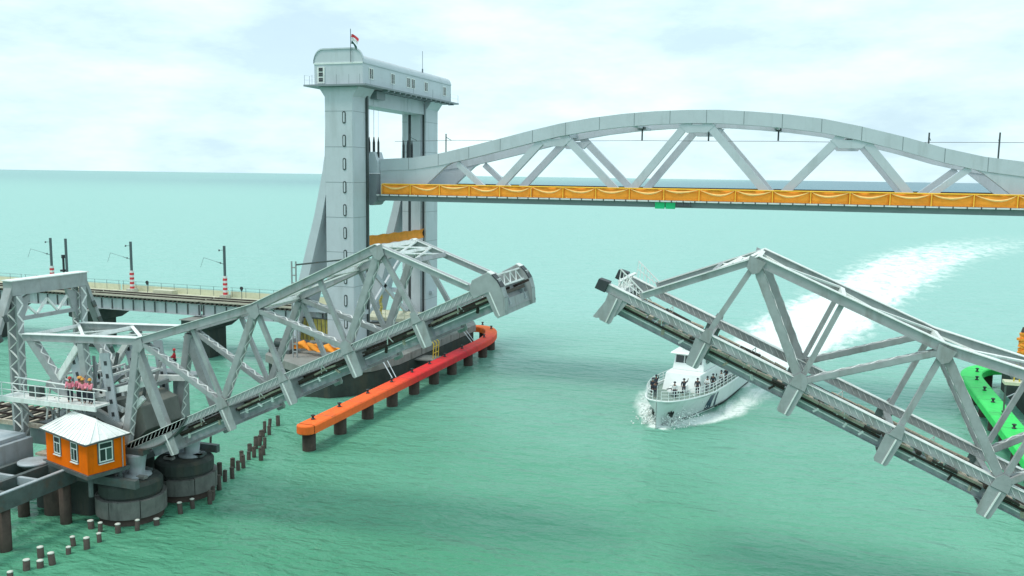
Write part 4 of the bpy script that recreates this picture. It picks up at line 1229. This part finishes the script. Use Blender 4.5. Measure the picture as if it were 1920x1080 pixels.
def cabin():
    # local frame: along the long wall and into the depth
    O = V(-46.05, 45.95, 0); ang = R_(-17)
    ex = V(-math.cos(ang), -math.sin(ang), 0); ey = V(-math.sin(ang) * -1 * -1, math.cos(ang), 0)
    ey = V(-ex.y, ex.x, 0) * -1
    if ey.y < 0: ey = -ey
    Lg, Dp = 5.6, 2.75
    zb, zt = 4.25, 6.62
    T = thing('operator_cabin', O + ex * Lg / 2 + ey * Dp / 2 + V(0, 0, zb), 'orange cabin with a white sheet roof beside the old bridge pier', 'cabin')
    def W(a, b, z): return O + ex * a + ey * b + V(0, 0, z)
    def lb(a0, a1, b0, b1, z0, z1, m=None):
        m = m or MB()
        return m.add([W(a0, b0, z0), W(a1, b0, z0), W(a1, b1, z0), W(a0, b1, z0), W(a0, b0, z1), W(a1, b0, z1), W(a1, b1, z1), W(a0, b1, z1)], [(0, 3, 2, 1), (4, 5, 6, 7), (0, 1, 5, 4), (1, 2, 6, 5), (2, 3, 7, 6), (3, 0, 4, 7)])
    wl_ = lb(0, Lg, 0, Dp, zb, zt).build('wall', 'cabin_orange', T)
    lb(-.03, .03, -.03, .03, zb, zt).build('corner_post', 'cabin_orange', wl_)
    lb(-.15, Lg + .3, -.15, Dp + .2, zb - .28, zb - .01).build('floor_frame', 'old_steel_dark', T)
    # roof: low hip of overlapping sheets, a little dented
    e = .28
    rz, ridge = zt + .02, zt + 1.05
    A = [W(-e, -e, rz - .12), W(Lg + e, -e, rz), W(Lg + e, Dp + e, rz + .05), W(-e, Dp + e, rz)]
    r0, r1 = W(1.2, Dp / 2, ridge), W(Lg - 1.2, Dp / 2, ridge + .06)
    def sheet(name, P, n=6, m='roof_sheet'):
        # P: eave a, eave b, ridge b, ridge a
        G = []
        for i in range(n + 1):
            t = i / n
            lo, hi = P[0].lerp(P[1], t), P[3].lerp(P[2], t)
            G.append([lo.lerp(hi, k / 4) + V(0, 0, random.uniform(-.025, .03)) for k in range(5)])
        o = MB().grid(G).build(name, m, T)
        so = o.modifiers.new('thickness', 'SOLIDIFY'); so.thickness = .04
        return o
    sheet('roof_sheet', [A[0], A[1], r1, r0], 9)
    sheet('roof_sheet', [A[2], A[3], r0, r1], 9)
    sheet('roof_sheet', [A[3], A[0], r0, r0], 4)
    sheet('roof_sheet', [A[1], A[2], r1, r1], 4)
    MB().cyl(r0, r1, .07, 6).build('ridge_cap', 'roof_sheet', T)
    for k in range(13):
        t = (k + .5) / 13
        MB().bar(A[0].lerp(A[1], t) + V(0, 0, .05), r0.lerp(r1, t) + V(0, 0, .03), .05, .05).build('roof_rib', 'roof_sheet', T)
    for k in range(5):
        t = (k + .5) / 5
        MB().bar(A[3].lerp(A[0], t) + V(0, 0, .05), r0 + V(0, 0, .02), .05, .05).build('roof_rib', 'roof_sheet', T)
    MB().bar(A[0] + V(0, 0, -.06), A[1] + V(0, 0, -.06), .08, .1).build('fascia', 'old_steel_dark', T)
    MB().bar(A[0] + V(0, 0, -.06), A[3] + V(0, 0, -.06), .08, .1).build('fascia', 'old_steel_dark', T)
    MB().cyl(W(-.06, 2.5, zb), W(-.06, 2.5, zt), .04, 6).build('drain_pipe', 'plate_grey', T)
    def window(a, wdt, z0, z1, face):
        if face == 'front':
            f = lambda u0, u1, d0, d1, q0, q1: lb(a + u0, a + u1, -d1, -d0, q0, q1)
        else:
            f = lambda u0, u1, d0, d1, q0, q1: lb(-d1, -d0, a + u0, a + u1, q0, q1)
        o = f(0, wdt, .005, .05, z0, z1).build('window', 'frame_white', wl_)
        f(-.1, wdt + .1, .005, .03, z0 - .08, z1 + .06).build('surround', 'old_steel_dark', o)
        f(.08, wdt - .08, .05, .058, z1 - .42, z1 - .08).build('pane', 'glass_dark', o)
        f(.08, wdt / 2 - .04, .05, .058, z0 + .09, z1 - .5).build('pane', 'glass_dark', o)
        f(wdt / 2 + .04, wdt - .08, .05, .058, z0 + .09, z1 - .5).build('pane', 'glass_green', o)
        f(-.05, wdt + .05, .0, .12, z0 - .14, z0 - .085).build('sill', 'frame_white', o)
    window(1.25, .85, 4.95, 6.30, 'front')
    window(3.55, .85, 5.05, 6.30, 'front')
    window(.8, 1.0, 4.95, 6.35, 'side')
    for a, b in ((.3, .3), (.3, Dp - .3), (Lg - .3, .3), (Lg - .3, Dp - .3)):
        MB().cyl(W(a, b, 2.6), W(a, b, zb - .29), .16, 8).build('support', 'old_steel_dark', T)
cabin()

# dark steel under the cabin, tying it to the pier
T = thing('pier_platform', (-47, 49, 2.5), 'dark steel platform between the cabin and the caissons', 'platform')
MB().box(-52.5, -43.6, 47.6, 48.0, 3.0, 3.6).build('beam', 'old_steel_dark', T)
MB().box(-52.5, -43.4, 56.2, 56.6, 3.1, 3.7).build('beam', 'old_steel_dark', T)
for x in (-51.5, -49.4, -47.4): MB().box(x - .18, x + .18, 48.02, 56.18, 3.15, 3.6).build('cross_beam', 'old_steel_dark', T)
MB().box(-50.5, -48.3, 48.1, 56.1, 3.61, 3.75).build('deck_plate', 'weight_grey', T)
MB().xy(rounded(-54.0, -48.6, 48.6, 55.6, .5), -1, 2.95).build('shade_block', 'concrete_dark', T)  # added block, no real wall: imitates the dark shade and reflection below the cabin
for x, y in ((-51.5, 48.4), (-51.5, 55.8)): MB().lathe((x, y, 0), [(.9, -2), (.9, 3.05)], 16).build('pile', 'pile_brown', T, True)

def machinery():
    # gallery where the workers stand
    T = thing('machinery_gallery', (-51.5, 49, 8.3), 'railed steel gallery at the tail of the left leaf where the workers stand', 'platform')
    MB().box(-56.2, -47.4, 48.2, 49.6, 8.22, 8.36).build('deck', 'old_steel_bright', T)
    MB().box(-56.3, -47.3, 48.1, 48.22, 8.05, 8.4).build('edge_channel', 'old_steel_bright', T)
    for k in range(9):
        x = -56.1 + k * 1.075
        MB().cyl((x, 48.25, 8.36), (x, 48.25, 9.4), .035, 6).build('railing_post', 'white_paint', T)
    for z in (8.9, 9.4): MB().cyl((-56.2, 48.25, z), (-47.4, 48.25, z), .035, 6).build('railing', 'white_paint', T)
    MB().cyl((-56.2, 49.55, 9.5), (-47.6, 49.55, 9.2), .06, 6).build('railing', 'white_paint', T)
    for x in (-55.0, -52.2, -49.4):
        MB().bar((x, 48.3, 8.2), (x + .3, 49.6, 6.6), .14, .14).build('strut', 'old_steel', T)
    MB().box(-54.2, -53.2, 48.9, 49.4, 8.37, 9.1).build('control_box', 'dark_metal', T)
    # far side gallery
    T = thing('far_gallery', (-48, 55, 9.2), 'grey gallery beam behind the tail of the left leaf', 'platform')
    MB().box(-52.2, -45.2, 56.2, 57.4, 8.95, 9.2).build('deck', 'old_steel', T)
    MB().box(-52.2, -45.2, 56.1, 56.2, 8.6, 9.22).build('edge_channel', 'old_steel', T)
    for k in range(6): MB().cyl((-52 + k * 1.3, 57.3, 9.2), (-52 + k * 1.3, 57.3, 10.2), .03, 5).build('railing_post', 'old_steel_bright', T)
    MB().cyl((-52, 57.3, 10.2), (-45.4, 57.3, 10.2), .03, 5).build('railing', 'old_steel_bright', T)
    MB().box(-47.6, -46.7, 56.5, 57.3, 3.6, 8.6).build('column', 'old_steel', T)
    # drive gears and motor between the trusses
    T = thing('drive_machinery', (-51.5, 52.7, 6.2), 'lifting gears and operating struts between the trusses at the tail', 'machinery')
    for y in (51.4, 53.9):
        MB().cyl((-51.0, y, 7.3), (-51.0, y + .25, 7.3), .95, 24).build('gear', 'old_steel_dark', T)
        MB().cyl((-49.6, y, 7.0), (-49.6, y + .3, 7.0), .5, 18).build('pinion', 'dark_metal', T)
        MB().bar((-54.6, y, 5.8), (-50.2, y, 9.4), .3, .36).build('operating_strut', 'plate_grey', T)
    MB().cyl((-51.0, 51.2, 7.3), (-51.0, 54.3, 7.3), .14, 10).build('shaft', 'dark_metal', T)
    MB().box(-53.4, -51.9, 52.2, 53.4, 5.8, 7.2).build('motor_housing', 'plate_grey', T, bevel=.06)
    for k in range(7):
        x = -54.8 + k * .95
        MB().bar((x, 50.9, 6.0), (x + .7, 50.9, 9.6), .10, .12).build('bracing_bar', 'old_steel_bright', T)
        MB().bar((x + .6, 54.6, 6.0), (x - .2, 54.6, 9.9), .10, .12).build('bracing_bar', 'old_steel', T)
    for k in range(16):
        x = random.uniform(-55, -46.5); y = random.choice((50.9, 51.8, 53.4, 54.5))
        dx = random.uniform(-1.4, 1.4)
        MB().bar((x, y, random.uniform(6, 8)), (x + dx, y, random.uniform(9.5, 11.6)), .09, random.uniform(.1, .3)).build('bracing_bar', random.choice(('old_steel_bright', 'old_steel', 'plate_grey', 'old_steel_dark')), T)
    for x in (-54.4, -52.8, -51.0, -49.3, -47.4):
        MB().bar((x, 50.8, 9.7), (x + .3, 54.8, 9.9), .16, .16).build('cross_tie', 'old_steel_bright', T)
    MB().box(-55.4, -47.4, 50.8, 54.8, 5.62, 5.78).build('bed_plate', 'old_steel_dark', T)
    for k in range(9):
        x = -54.9 + k * .85; y = random.uniform(51.3, 54.2)
        MB().box(x - .22, x + .22, y - .25, y + .25, 5.8, 6.1 + random.random() * .7).build('gear_case', random.choice(('dark_metal', 'plate_grey', 'old_steel')), T, bevel=.03)
machinery()

# ------------------------------------------------------------------ old timber piles in the water
ORD = 'first second third fourth fifth sixth seventh eighth ninth tenth eleventh twelfth thirteenth fourteenth fifteenth sixteenth seventeenth eighteenth nineteenth twentieth twenty-first twenty-second twenty-third twenty-fourth twenty-fifth twenty-sixth'.split()
def stubs():
    left = [(-45.5, 38.9), (-45.7, 40.3), (-45.2, 40.9), (-44.8, 41.5), (-46.3, 42.0), (-45.1, 43.0), (-45.8, 44.2), (-44.6, 44.1), (-44.6, 45.2)]
    right = [(-44.2, 56.1), (-42.2, 53.7), (-43.1, 55.2), (-43.4, 56.4), (-45.4, 59.1), (-44.15, 58.1), (-44.0, 58.9), (-45.7, 61.2), (-44.8, 60.8), (-45.8, 62.7), (-44.8, 61.5), (-45.7, 63.5), (-47.0, 65.5), (-45.7, 64.3), (-47.0, 66.4), (-48.0, 68.6), (-44.7, 63.9), (-45.4, 65.3), (-49.2, 71.0), (-49.9, 72.8), (-42.6, 54.4), (-48.6, 69.8), (-47.3, 67.4), (-46.4, 66.9), (-48.4, 70.6), (-49.4, 73.6)]
    near = [(-46.9, 46.9), (-45.9, 46.6), (-44.6, 46.9), (-43.7, 47.7), (-43.1, 49.0), (-43.0, 51.4), (-42.8, 52.5)]
    for pts, m2, lb, gr in ((left, 'bird_white', 'pale-topped timber pile stub, %s from the bottom left corner of the photo', 'pale pile stubs'), (right, 'timber', 'dark timber pile stub right of the caissons, %s nearest the camera in its line', 'dark pile stubs'), (near, 'bird_white', 'short pile stub at the foot of the caissons, %s from the left', 'stubs at the caissons')):
        for i, (x, y) in enumerate(sorted(pts, key=lambda q: q[1])):
            h = random.uniform(.55, 1.05) * (1.15 if m2 == 'timber' else .8)
            r = random.uniform(.17, .23)
            T = thing('pile_stub', (x, y, 0), lb % ORD[i], 'pile', gr)
            dx, dy = random.uniform(-.08, .08), random.uniform(-.08, .08)
            MB().cyl((x - dx, y - dy, -1.5), (x + dx, y + dy, h), r, 10, r * .92).build('shaft', 'timber', T, True)
            MB().lathe((x + dx, y + dy, h - .02), [(r * .97, 0), (r * .93, .05), (r * .5, .09), (.03, .1)], 10).build('top', m2, T, True)
stubs()
tag(MB().cyl((-50.8, 64.8, -1), (-50.7, 64.9, 1.2), .1, 8).cyl((-50.7, 64.9, 1.2), (-50.68, 64.9, 1.35), .06, 8).build('marker_pole', 'timber'), 'single thin pole standing in the water under the left leaf', 'pole')

# ------------------------------------------------------------------ people
def skin_mesh(name, joints, edges, sub=1):
    me = bpy.data.meshes.new(name)
    me.from_pydata([j[:3] for j in joints], edges, [])
    o = bpy.data.objects.new(name, me)
    COL.objects.link(o)
    mod = o.modifiers.new('skin', 'SKIN')
    for i, j in enumerate(joints):
        sv = me.skin_vertices[0].data[i]
        sv.radius = (j[3], j[4] if len(j) > 4 else j[3])
        sv.use_root = (i == 0)
    s = o.modifiers.new('sub', 'SUBSURF'); s.levels = sub; s.render_levels = sub
    dg = bpy.context.evaluated_depsgraph_get()
    out = bpy.data.meshes.new_from_object(o.evaluated_get(dg))
    bpy.data.objects.remove(o); bpy.data.meshes.remove(me)
    for p in out.polygons: p.use_smooth = True
    out.name = name
    return out
def person_meshes(arm):
    """arm: 'rail' hands forward on a rail, 'side' hanging, 'wave' one raised"""
    if arm == 'rail': L = [(-.24, -.12, 1.14), (-.2, -.36, 1.06)]; Rr = [(.24, -.12, 1.14), (.2, -.36, 1.06)]
    elif arm == 'wave': L = [(-.27, .03, 1.14), (-.27, -.08, .9)]; Rr = [(.34, -.05, 1.5), (.42, -.1, 1.78)]
    else: L = [(-.27, .03, 1.14), (-.27, -.08, .9)]; Rr = [(.27, .03, 1.14), (.27, -.08, .9)]
    J = [(0, 0, .95, .13, .10), (0, 0, 1.15, .13, .095), (0, 0, 1.38, .15, .10), (0, 0, 1.49, .055), (0, -.02, 1.58, .075, .085), (0, -.01, 1.70, .075, .09),
         (-.19, 0, 1.40, .06), (*L[0], .045), (*L[1], .036), (L[1][0], L[1][1] - .08, L[1][2] - .03, .035),
         (.19, 0, 1.40, .06), (*Rr[0], .045), (*Rr[1], .036), (Rr[1][0], Rr[1][1] - .06, Rr[1][2] + (.08 if arm == 'wave' else -.03), .035),
         (-.10, 0, .88, .085), (-.11, -.02, .48, .06), (-.11, .02, .08, .042), (-.11, -.12, .04, .04),
         (.10, 0, .88, .085), (.11, -.02, .48, .06), (.11, .02, .08, .042), (.11, -.12, .04, .04)]
    E = [(0, 1), (1, 2), (2, 3), (3, 4), (4, 5), (2, 6), (6, 7), (7, 8), (8, 9), (2, 10), (10, 11), (11, 12), (12, 13), (0, 14), (14, 15), (15, 16), (16, 17), (0, 18), (18, 19), (19, 20), (20, 21)]
    body = skin_mesh('body', J, E)
    g = 1.22
    Jt = [(0, 0, .90, .17, .13), (0, 0, 1.15, .17, .13), (0, 0, 1.40, .18, .125), (-.2, 0, 1.40, .085), (*L[0], .065), (L[0][0] * .4 + L[1][0] * .6, L[0][1] * .4 + L[1][1] * .6, L[0][2] * .4 + L[1][2] * .6, .055), (.2, 0, 1.40, .085), (*Rr[0], .065), (Rr[0][0] * .4 + Rr[1][0] * .6, Rr[0][1] * .4 + Rr[1][1] * .6, Rr[0][2] * .4 + Rr[1][2] * .6, .055)]
    top = skin_mesh('shirt', Jt, [(0, 1), (1, 2), (2, 3), (3, 4), (4, 5), (2, 6), (6, 7), (7, 8)])
    Jl = [(0, 0, .93, .15, .115), (-.10, 0, .85, .105), (-.11, -.02, .48, .082), (-.11, .02, .10, .07), (.10, 0, .85, .105), (.11, -.02, .48, .082), (.11, .02, .10, .07)]
    leg = skin_mesh('trousers', Jl, [(0, 1), (1, 2), (2, 3), (0, 4), (4, 5), (5, 6)])
    return body, top, leg
POSES = {k: person_meshes(k) for k in ('rail', 'side', 'wave')}
hm = MB().lathe((0, -.01, 1.68), [(.15, -.02), (.155, .0), (.118, .015), (.115, .06), (.09, .11), (.04, .135), (.005, .14)], 14)
HELM = None
def coloured(me, m):
    k = me.name + '|' + m
    if k in bpy.data.meshes: return bpy.data.meshes[k]
    c = me.copy(); c.name = k; c.materials.clear(); c.materials.append(MATS[m]); return c
def person(loc, rz, pose, shirt, trousers, hat, label, group=None, scale=1.0):
    global HELM
    T = thing('person', loc, label, 'person', group)
    T.rotation_euler.z = rz; T.scale = (scale,) * 3
    b, s, l = POSES[pose]
    for nm, me, mm in (('body', b, 'skin'), ('shirt', s, shirt), ('trousers', l, trousers)):
        o = bpy.data.objects.new(nm, coloured(me, mm)); COL.objects.link(o); o.parent = T
    if HELM is None:
        tmp = hm.build('helmet', 'helmet_yellow', None, True); HELM = tmp.data; bpy.data.objects.remove(tmp)
    if hat:
        o = bpy.data.objects.new('helmet' if 'helmet' in hat else 'hair', coloured(HELM, hat)); COL.objects.link(o); o.parent = T
    return T
for x, y, rz, po, lb, hat in ((-50.15, 48.75, .3, 'rail', 'worker in pink vest at the left end of the four on the gallery', 'helmet_red'), (-49.55, 49.15, .1, 'side', 'tall worker in pink vest and yellow helmet, second from left on the gallery', 'helmet_yellow'), (-49.0, 48.8, -.1, 'rail', 'worker in pink vest and yellow helmet, third from left on the gallery', 'helmet_yellow'), (-48.4, 48.85, -.4, 'rail', 'worker in pink vest and yellow helmet at the right end of the four', 'helmet_yellow')):
    person((x, y, 8.36), rz + yaw, po, 'vest_pink', 'trouser_dark', hat, lb, 'workers on the gallery', 1.04)
person((-49.85, 49.3, 8.36), .9, 'wave', 'vest_pink', 'trouser_dark', 'helmet_yellow', 'worker in pink vest behind the others with a raised arm', 'workers on the gallery')
person((-48.9, 56.7, 9.2), .4, 'side', 'vest_red', 'vest_red', 'helmet_red', 'worker in red overalls behind the left truss')
person((-47.7, 56.9, 9.2), -.8, 'rail', 'vest_red', 'trouser_dark', 'helmet_red', 'worker in red jacket half hidden by the laced diagonal')

# ------------------------------------------------------------------ the patrol boat
def boat():
    hd3 = V(HEAD.x, HEAD.y, 0); pt3 = V(PORT.x, PORT.y, 0)
    T = thing('patrol_boat', (BOW.x, BOW.y, 0), 'white patrol boat with dark slanted stripes and crew on deck coming under the bridge', 'boat')
    def W(l, p, z): return V(BOW.x, BOW.y, 0) - hd3 * l + pt3 * p + V(0, 0, z)     # l metres aft of the stem at the waterline
    Ls = [-1.6, -1.2, -.6, .3, 1.5, 3, 5, 7.5, 10.5, 14, 18, 22, 26, 29.5]
    def half(l, z):      # hull half width
        t = max(0.0, (l + 1.6 - (3.05 - z) * .55)) / 31.0
        deck = 3.4 * min(1, (t / .27)) ** .42
        wlh = 2.9 * min(1, max(0, (t - .012) / .40)) ** .75
        k = max(0, min(1, z / 2.6))
        return wlh + (deck - wlh) * k ** 1.3
    def sheer(l): return 3.05 - .95 * min(1, max(0, l + 1.6) / 18) ** .8
    secs = []
    for l in Ls:
        zt = sheer(l)
        zs = [-1.0, -.3, .25, .7, 1.2, 1.8, zt - .25, zt]
        secs.append([(l, max(.02, half(l, max(z, 0))) * (1 if z > -.5 else .6), z) for z in zs])
    m = MB()
    for sg in (1, -1):
        m.grid([[W(l, p * sg, z) for (l, p, z) in s] for s in secs])
    m.grid([[W(s[-1][0], -s[-1][1], s[-1][2]), W(s[-1][0], s[-1][1], s[-1][2])] for s in [secs[-1]]] + [[W(secs[-1][0][0], -secs[-1][0][1], -1), W(secs[-1][0][0], secs[-1][0][1], -1)]])
    hull = m.build('hull', 'hull_white', T, True)
    MB().grid([[W(l, -half(l, sheer(l)) * .97, sheer(l) - .22), W(l, 0, sheer(l) - .16), W(l, half(l, sheer(l)) * .97, sheer(l) - .22)] for l in Ls]).build('deck', 'ship_deck', T)
    # rubbing strake, boot top
    for sg in (1, -1):
        MB().tube([W(l, sg * (half(l, sheer(l)) + .02), sheer(l)) for l in Ls], .09, 6).build('gunwale', 'ship_white', T)
        MB().grid([[W(l, sg * (half(l, z) + .02), z) for z in (-.2, .0, .22)] for l in [x * .5 for x in range(6, 59)]]).build('boot_top', 'boot_black', T)
    # slanted stripes on both bows
    for sg in (1, -1):
        for l0, wd in ((8.0, 1.5), (10.2, .45)):
            G = []
            for i in range(9):
                z = .26 + (sheer(l0) - .36 - .26) * i / 8
                G.append([W(l0 + wd * j / 4 - (z - .26) * .45, sg * (half(l0 + wd * j / 4 - (z - .26) * .45, z) + .02), z) for j in range(5)])
            MB().grid(G).build('hull_stripe', 'stripe_blue', hull)
    # anchors at the stem
    for sg in (1, -1):
        l = .25
        z = 1.55
        a = W(l, sg * (half(l, z) + .07), z)
        mm = MB().bar(a + V(0, 0, -.45), a + V(0, 0, .4), .14, .14).bar(a + V(0, 0, -.42), a + hd3 * -.4 + V(0, 0, .05) + pt3 * sg * .1, .2, .16).bar(a + V(0, 0, -.42), a + hd3 * .35 + V(0, 0, .05) - pt3 * sg * .12, .2, .16)
        mm.build('anchor', 'boot_black', T)
    def house(name, l0, l1, w0, w1, z0, z1, rake=.5, inset=.15, mt='ship_white'):
        P = [W(l0, -w0, z0), W(l0, w0, z0), W(l1, w1, z0), W(l1, -w1, z0), W(l0 + rake, -w0 + inset, z1), W(l0 + rake, w0 - inset, z1), W(l1 - .1, w1 - inset, z1), W(l1 - .1, -w1 + inset, z1)]
        return MB().add(P, [(0, 3, 2, 1), (4, 5, 6, 7), (0, 1, 5, 4), (1, 2, 6, 5), (2, 3, 7, 6), (3, 0, 4, 7)]).build(name, mt, T, bevel=.06)
    h1 = house('deck_house', 6.2, 22.5, 2.1, 2.5, 2.2, 4.2, .7, .2)
    h2 = house('bridge_house', 8.6, 15.0, 1.75, 2.0, 4.21, 6.0, .45, .18)
    MB().add([W(8.3, -1.95, 6.01), W(8.3, 1.95, 6.01), W(15.4, 2.1, 6.01), W(15.4, -2.1, 6.01), W(8.5, -1.9, 6.16), W(8.5, 1.9, 6.16), W(15.2, 2.05, 6.16), W(15.2, -2.05, 6.16)], [(0, 3, 2, 1), (4, 5, 6, 7), (0, 1, 5, 4), (1, 2, 6, 5), (2, 3, 7, 6), (3, 0, 4, 7)]).build('bridge_roof', 'ship_white', T)
    for k in range(3):        # raked front panes
        p0, p1 = -1.45 + k * 1.0, -1.45 + k * 1.0 + .88
        MB().add([W(8.55 + .24, p0, 4.98), W(8.55 + .24, p1, 4.98), W(8.55 + .44, p1, 5.75), W(8.55 + .44, p0, 5.75), W(8.75, p0, 4.98), W(8.75, p1, 4.98), W(8.97, p1, 5.75), W(8.97, p0, 5.75)], [(0, 1, 2, 3), (7, 6, 5, 4), (0, 4, 5, 1), (1, 5, 6, 2), (2, 6, 7, 3), (3, 7, 4, 0)]).build('pane', 'glass_dark', h2)
    for sg in (1, -1):
        for k in range(4):
            l = 9.6 + k * 1.3
            MB().add([W(l, sg * 1.83, 4.95), W(l + .95, sg * 1.86, 4.95), W(l + .95, sg * 1.77, 5.7), W(l, sg * 1.74, 5.7)], [(0, 1, 2, 3)]).build('pane', 'glass_dark', h2)
        for k in range(6):
            l = 10.5 + k * 1.9
            MB().cyl(W(l, sg * (1.86 + .04 * k), 3.25), W(l, sg * (2.12 + .05 * k), 3.25), .17, 12).build('porthole', 'glass_dark', h1)
    house('funnel_house', 17.0, 20.5, 1.2, 1.2, 4.21, 5.2, .4, .2)
    # foredeck gun mount, lockers, raft canisters
    gm = MB().lathe(W(3.4, 0, 2.75), [(.55, 0), (.55, .35), (.4, .6), (.25, .75)], 14).build('gun_mount', 'ship_white', T, True)
    MB().cyl(W(3.3, 0, 3.35), W(1.6, 0, 3.6), .06, 8).build('gun_barrel', 'dark_metal', gm)
    house('locker', 5.0, 6.2, .9, .9, 2.6, 3.3, .1, .05)
    for k in range(3):
        MB().cyl(W(16 + k * 1.4, 2.35, 3.0), W(17.1 + k * 1.4, 2.4, 3.0), .3, 12).build('life_raft', 'ship_white', T, True)
        MB().cyl(W(16 + k * 1.4, -2.35, 3.0), W(17.1 + k * 1.4, -2.4, 3.0), .3, 12).build('life_raft', 'ship_white', T, True)
    # mast, radar and aerials
    ms = MB().bar(W(12.8, -.5, 6.1), W(13.2, 0, 8.6), .12, .12).bar(W(12.8, .5, 6.1), W(13.2, 0, 8.6), .12, .12).bar(W(14.0, 0, 6.1), W(13.2, 0, 8.6), .12, .12).build('mast', 'ship_white', T)
    MB().bar(W(12.9, -.9, 7.3), W(12.9, .9, 7.3), .16, .12).build('radar_scanner', 'dark_metal', ms)
    MB().lathe(W(10.2, -.9, 6.16), [(.28, 0), (.34, .25), (.28, .55), (.1, .7)], 12).build('radome', 'ship_white', T, True)
    MB().lathe(W(10.0, .7, 6.16), [(.16, 0), (.2, .3), (.16, .45)], 10).build('search_light', 'dark_metal', T, True)
    for p in (-1.5, 1.5): MB().cyl(W(14.5, p, 6.1), W(14.8, p, 8.3), .025, 5).build('whip_aerial', 'dark_metal', T)
    # guard rails
    rl = [l for l in Ls if l < 8]
    for sg in (1, -1):
        pts = [W(l, sg * (half(l, sheer(l)) - .08), sheer(l)) for l in [-1.5, -1.0, -.4, .3, 1.1, 2, 3, 4, 5, 6, 7.2, 8.5, 10, 11.5, 13, 15, 17, 19, 21, 23, 25, 27, 29]]
        for p in pts: MB().cyl(p, p + V(0, 0, 1.0), .035, 5).build('stanchion', 'ship_white', T)
        for z in (.35, .68, 1.0): MB().tube([p + V(0, 0, z) for p in pts], .03, 5).build('guard_rail', 'ship_white', T)
    MB().cyl(W(-1.5, 0, 3.0), W(-1.5, 0, 4.6), .03, 5).build('jack_staff', 'ship_white', T)
    # crew
    rz0 = math.atan2(HEAD.y, HEAD.x) + math.pi / 2
    crew = [(.8, -1.0, 'side', 'uniform_navy', 'sailor in dark uniform at the starboard rail near the stem'), (2.6, -1.9, 'rail', 'uniform_navy', 'sailor in dark uniform second from the stem at the starboard rail'), (4.6, -2.2, 'wave', 'uniform_navy', 'sailor with a raised arm at the starboard rail'), (1.9, .7, 'side', 'uniform_white', 'sailor in white shirt beside the gun mount'), (4.4, .9, 'wave', 'uniform_navy', 'sailor with a raised arm in front of the deck house'), (5.6, 2.0, 'side', 'uniform_navy', 'sailor in dark uniform at the port side of the deck house front'), (7.4, 2.55, 'rail', 'uniform_white', 'sailor in white shirt at the port rail forward of the stripes'), (9.4, 2.6, 'side', 'uniform_navy', 'sailor in dark uniform on the port side deck beside the bridge house'), (12.2, 2.75, 'rail', 'uniform_white', 'sailor in white shirt on the port side deck at the stripes'), (14.4, 2.75, 'rail', 'uniform_navy', 'sailor in dark uniform on the port side deck abaft the stripes')]
    for l, p, po, sh, lb in crew:
        q = W(l, p, sheer(l) - .17)
        person(q, rz0 + random.uniform(-.5, .5), po, sh, 'uniform_navy' if random.random() < .6 else 'trouser_dark', 'uniform_navy' if sh == 'uniform_white' else 'trouser_dark', lb, 'crew on the patrol boat')
    # spray thrown up at the stem: many small droplets
    mb = MB()
    for k in range(900):
        sg = -1 if random.random() < .62 else 1
        l = abs(random.gauss(0, 2.6)) - .5
        d = abs(random.gauss(.35, .75))
        z = max(.05, random.gauss(.7, .55) - .25 * d)
        c = W(l, sg * (half(max(l, 0), .4) + .15 + d), z)
        r = random.uniform(.03, .13)
        mb.add([c + V(r, 0, 0), c + V(-r, r * .6, 0), c + V(-r * .5, -r, 0), c + V(0, 0, r * 1.2), c + V(0, 0, -r)], [(0, 1, 3), (1, 2, 3), (2, 0, 3), (1, 0, 4), (2, 1, 4), (0, 2, 4)])
    o = mb.build('bow_spray', 'bird_foam', None, True)
    tag(o, 'white spray thrown up at the stem of the patrol boat', 'spray', None, 'stuff')
mat('bird_foam', (0.85, 0.9, 0.88), 0.6, 0, .03, 3)
boat()
bpy.context.view_layer.update()
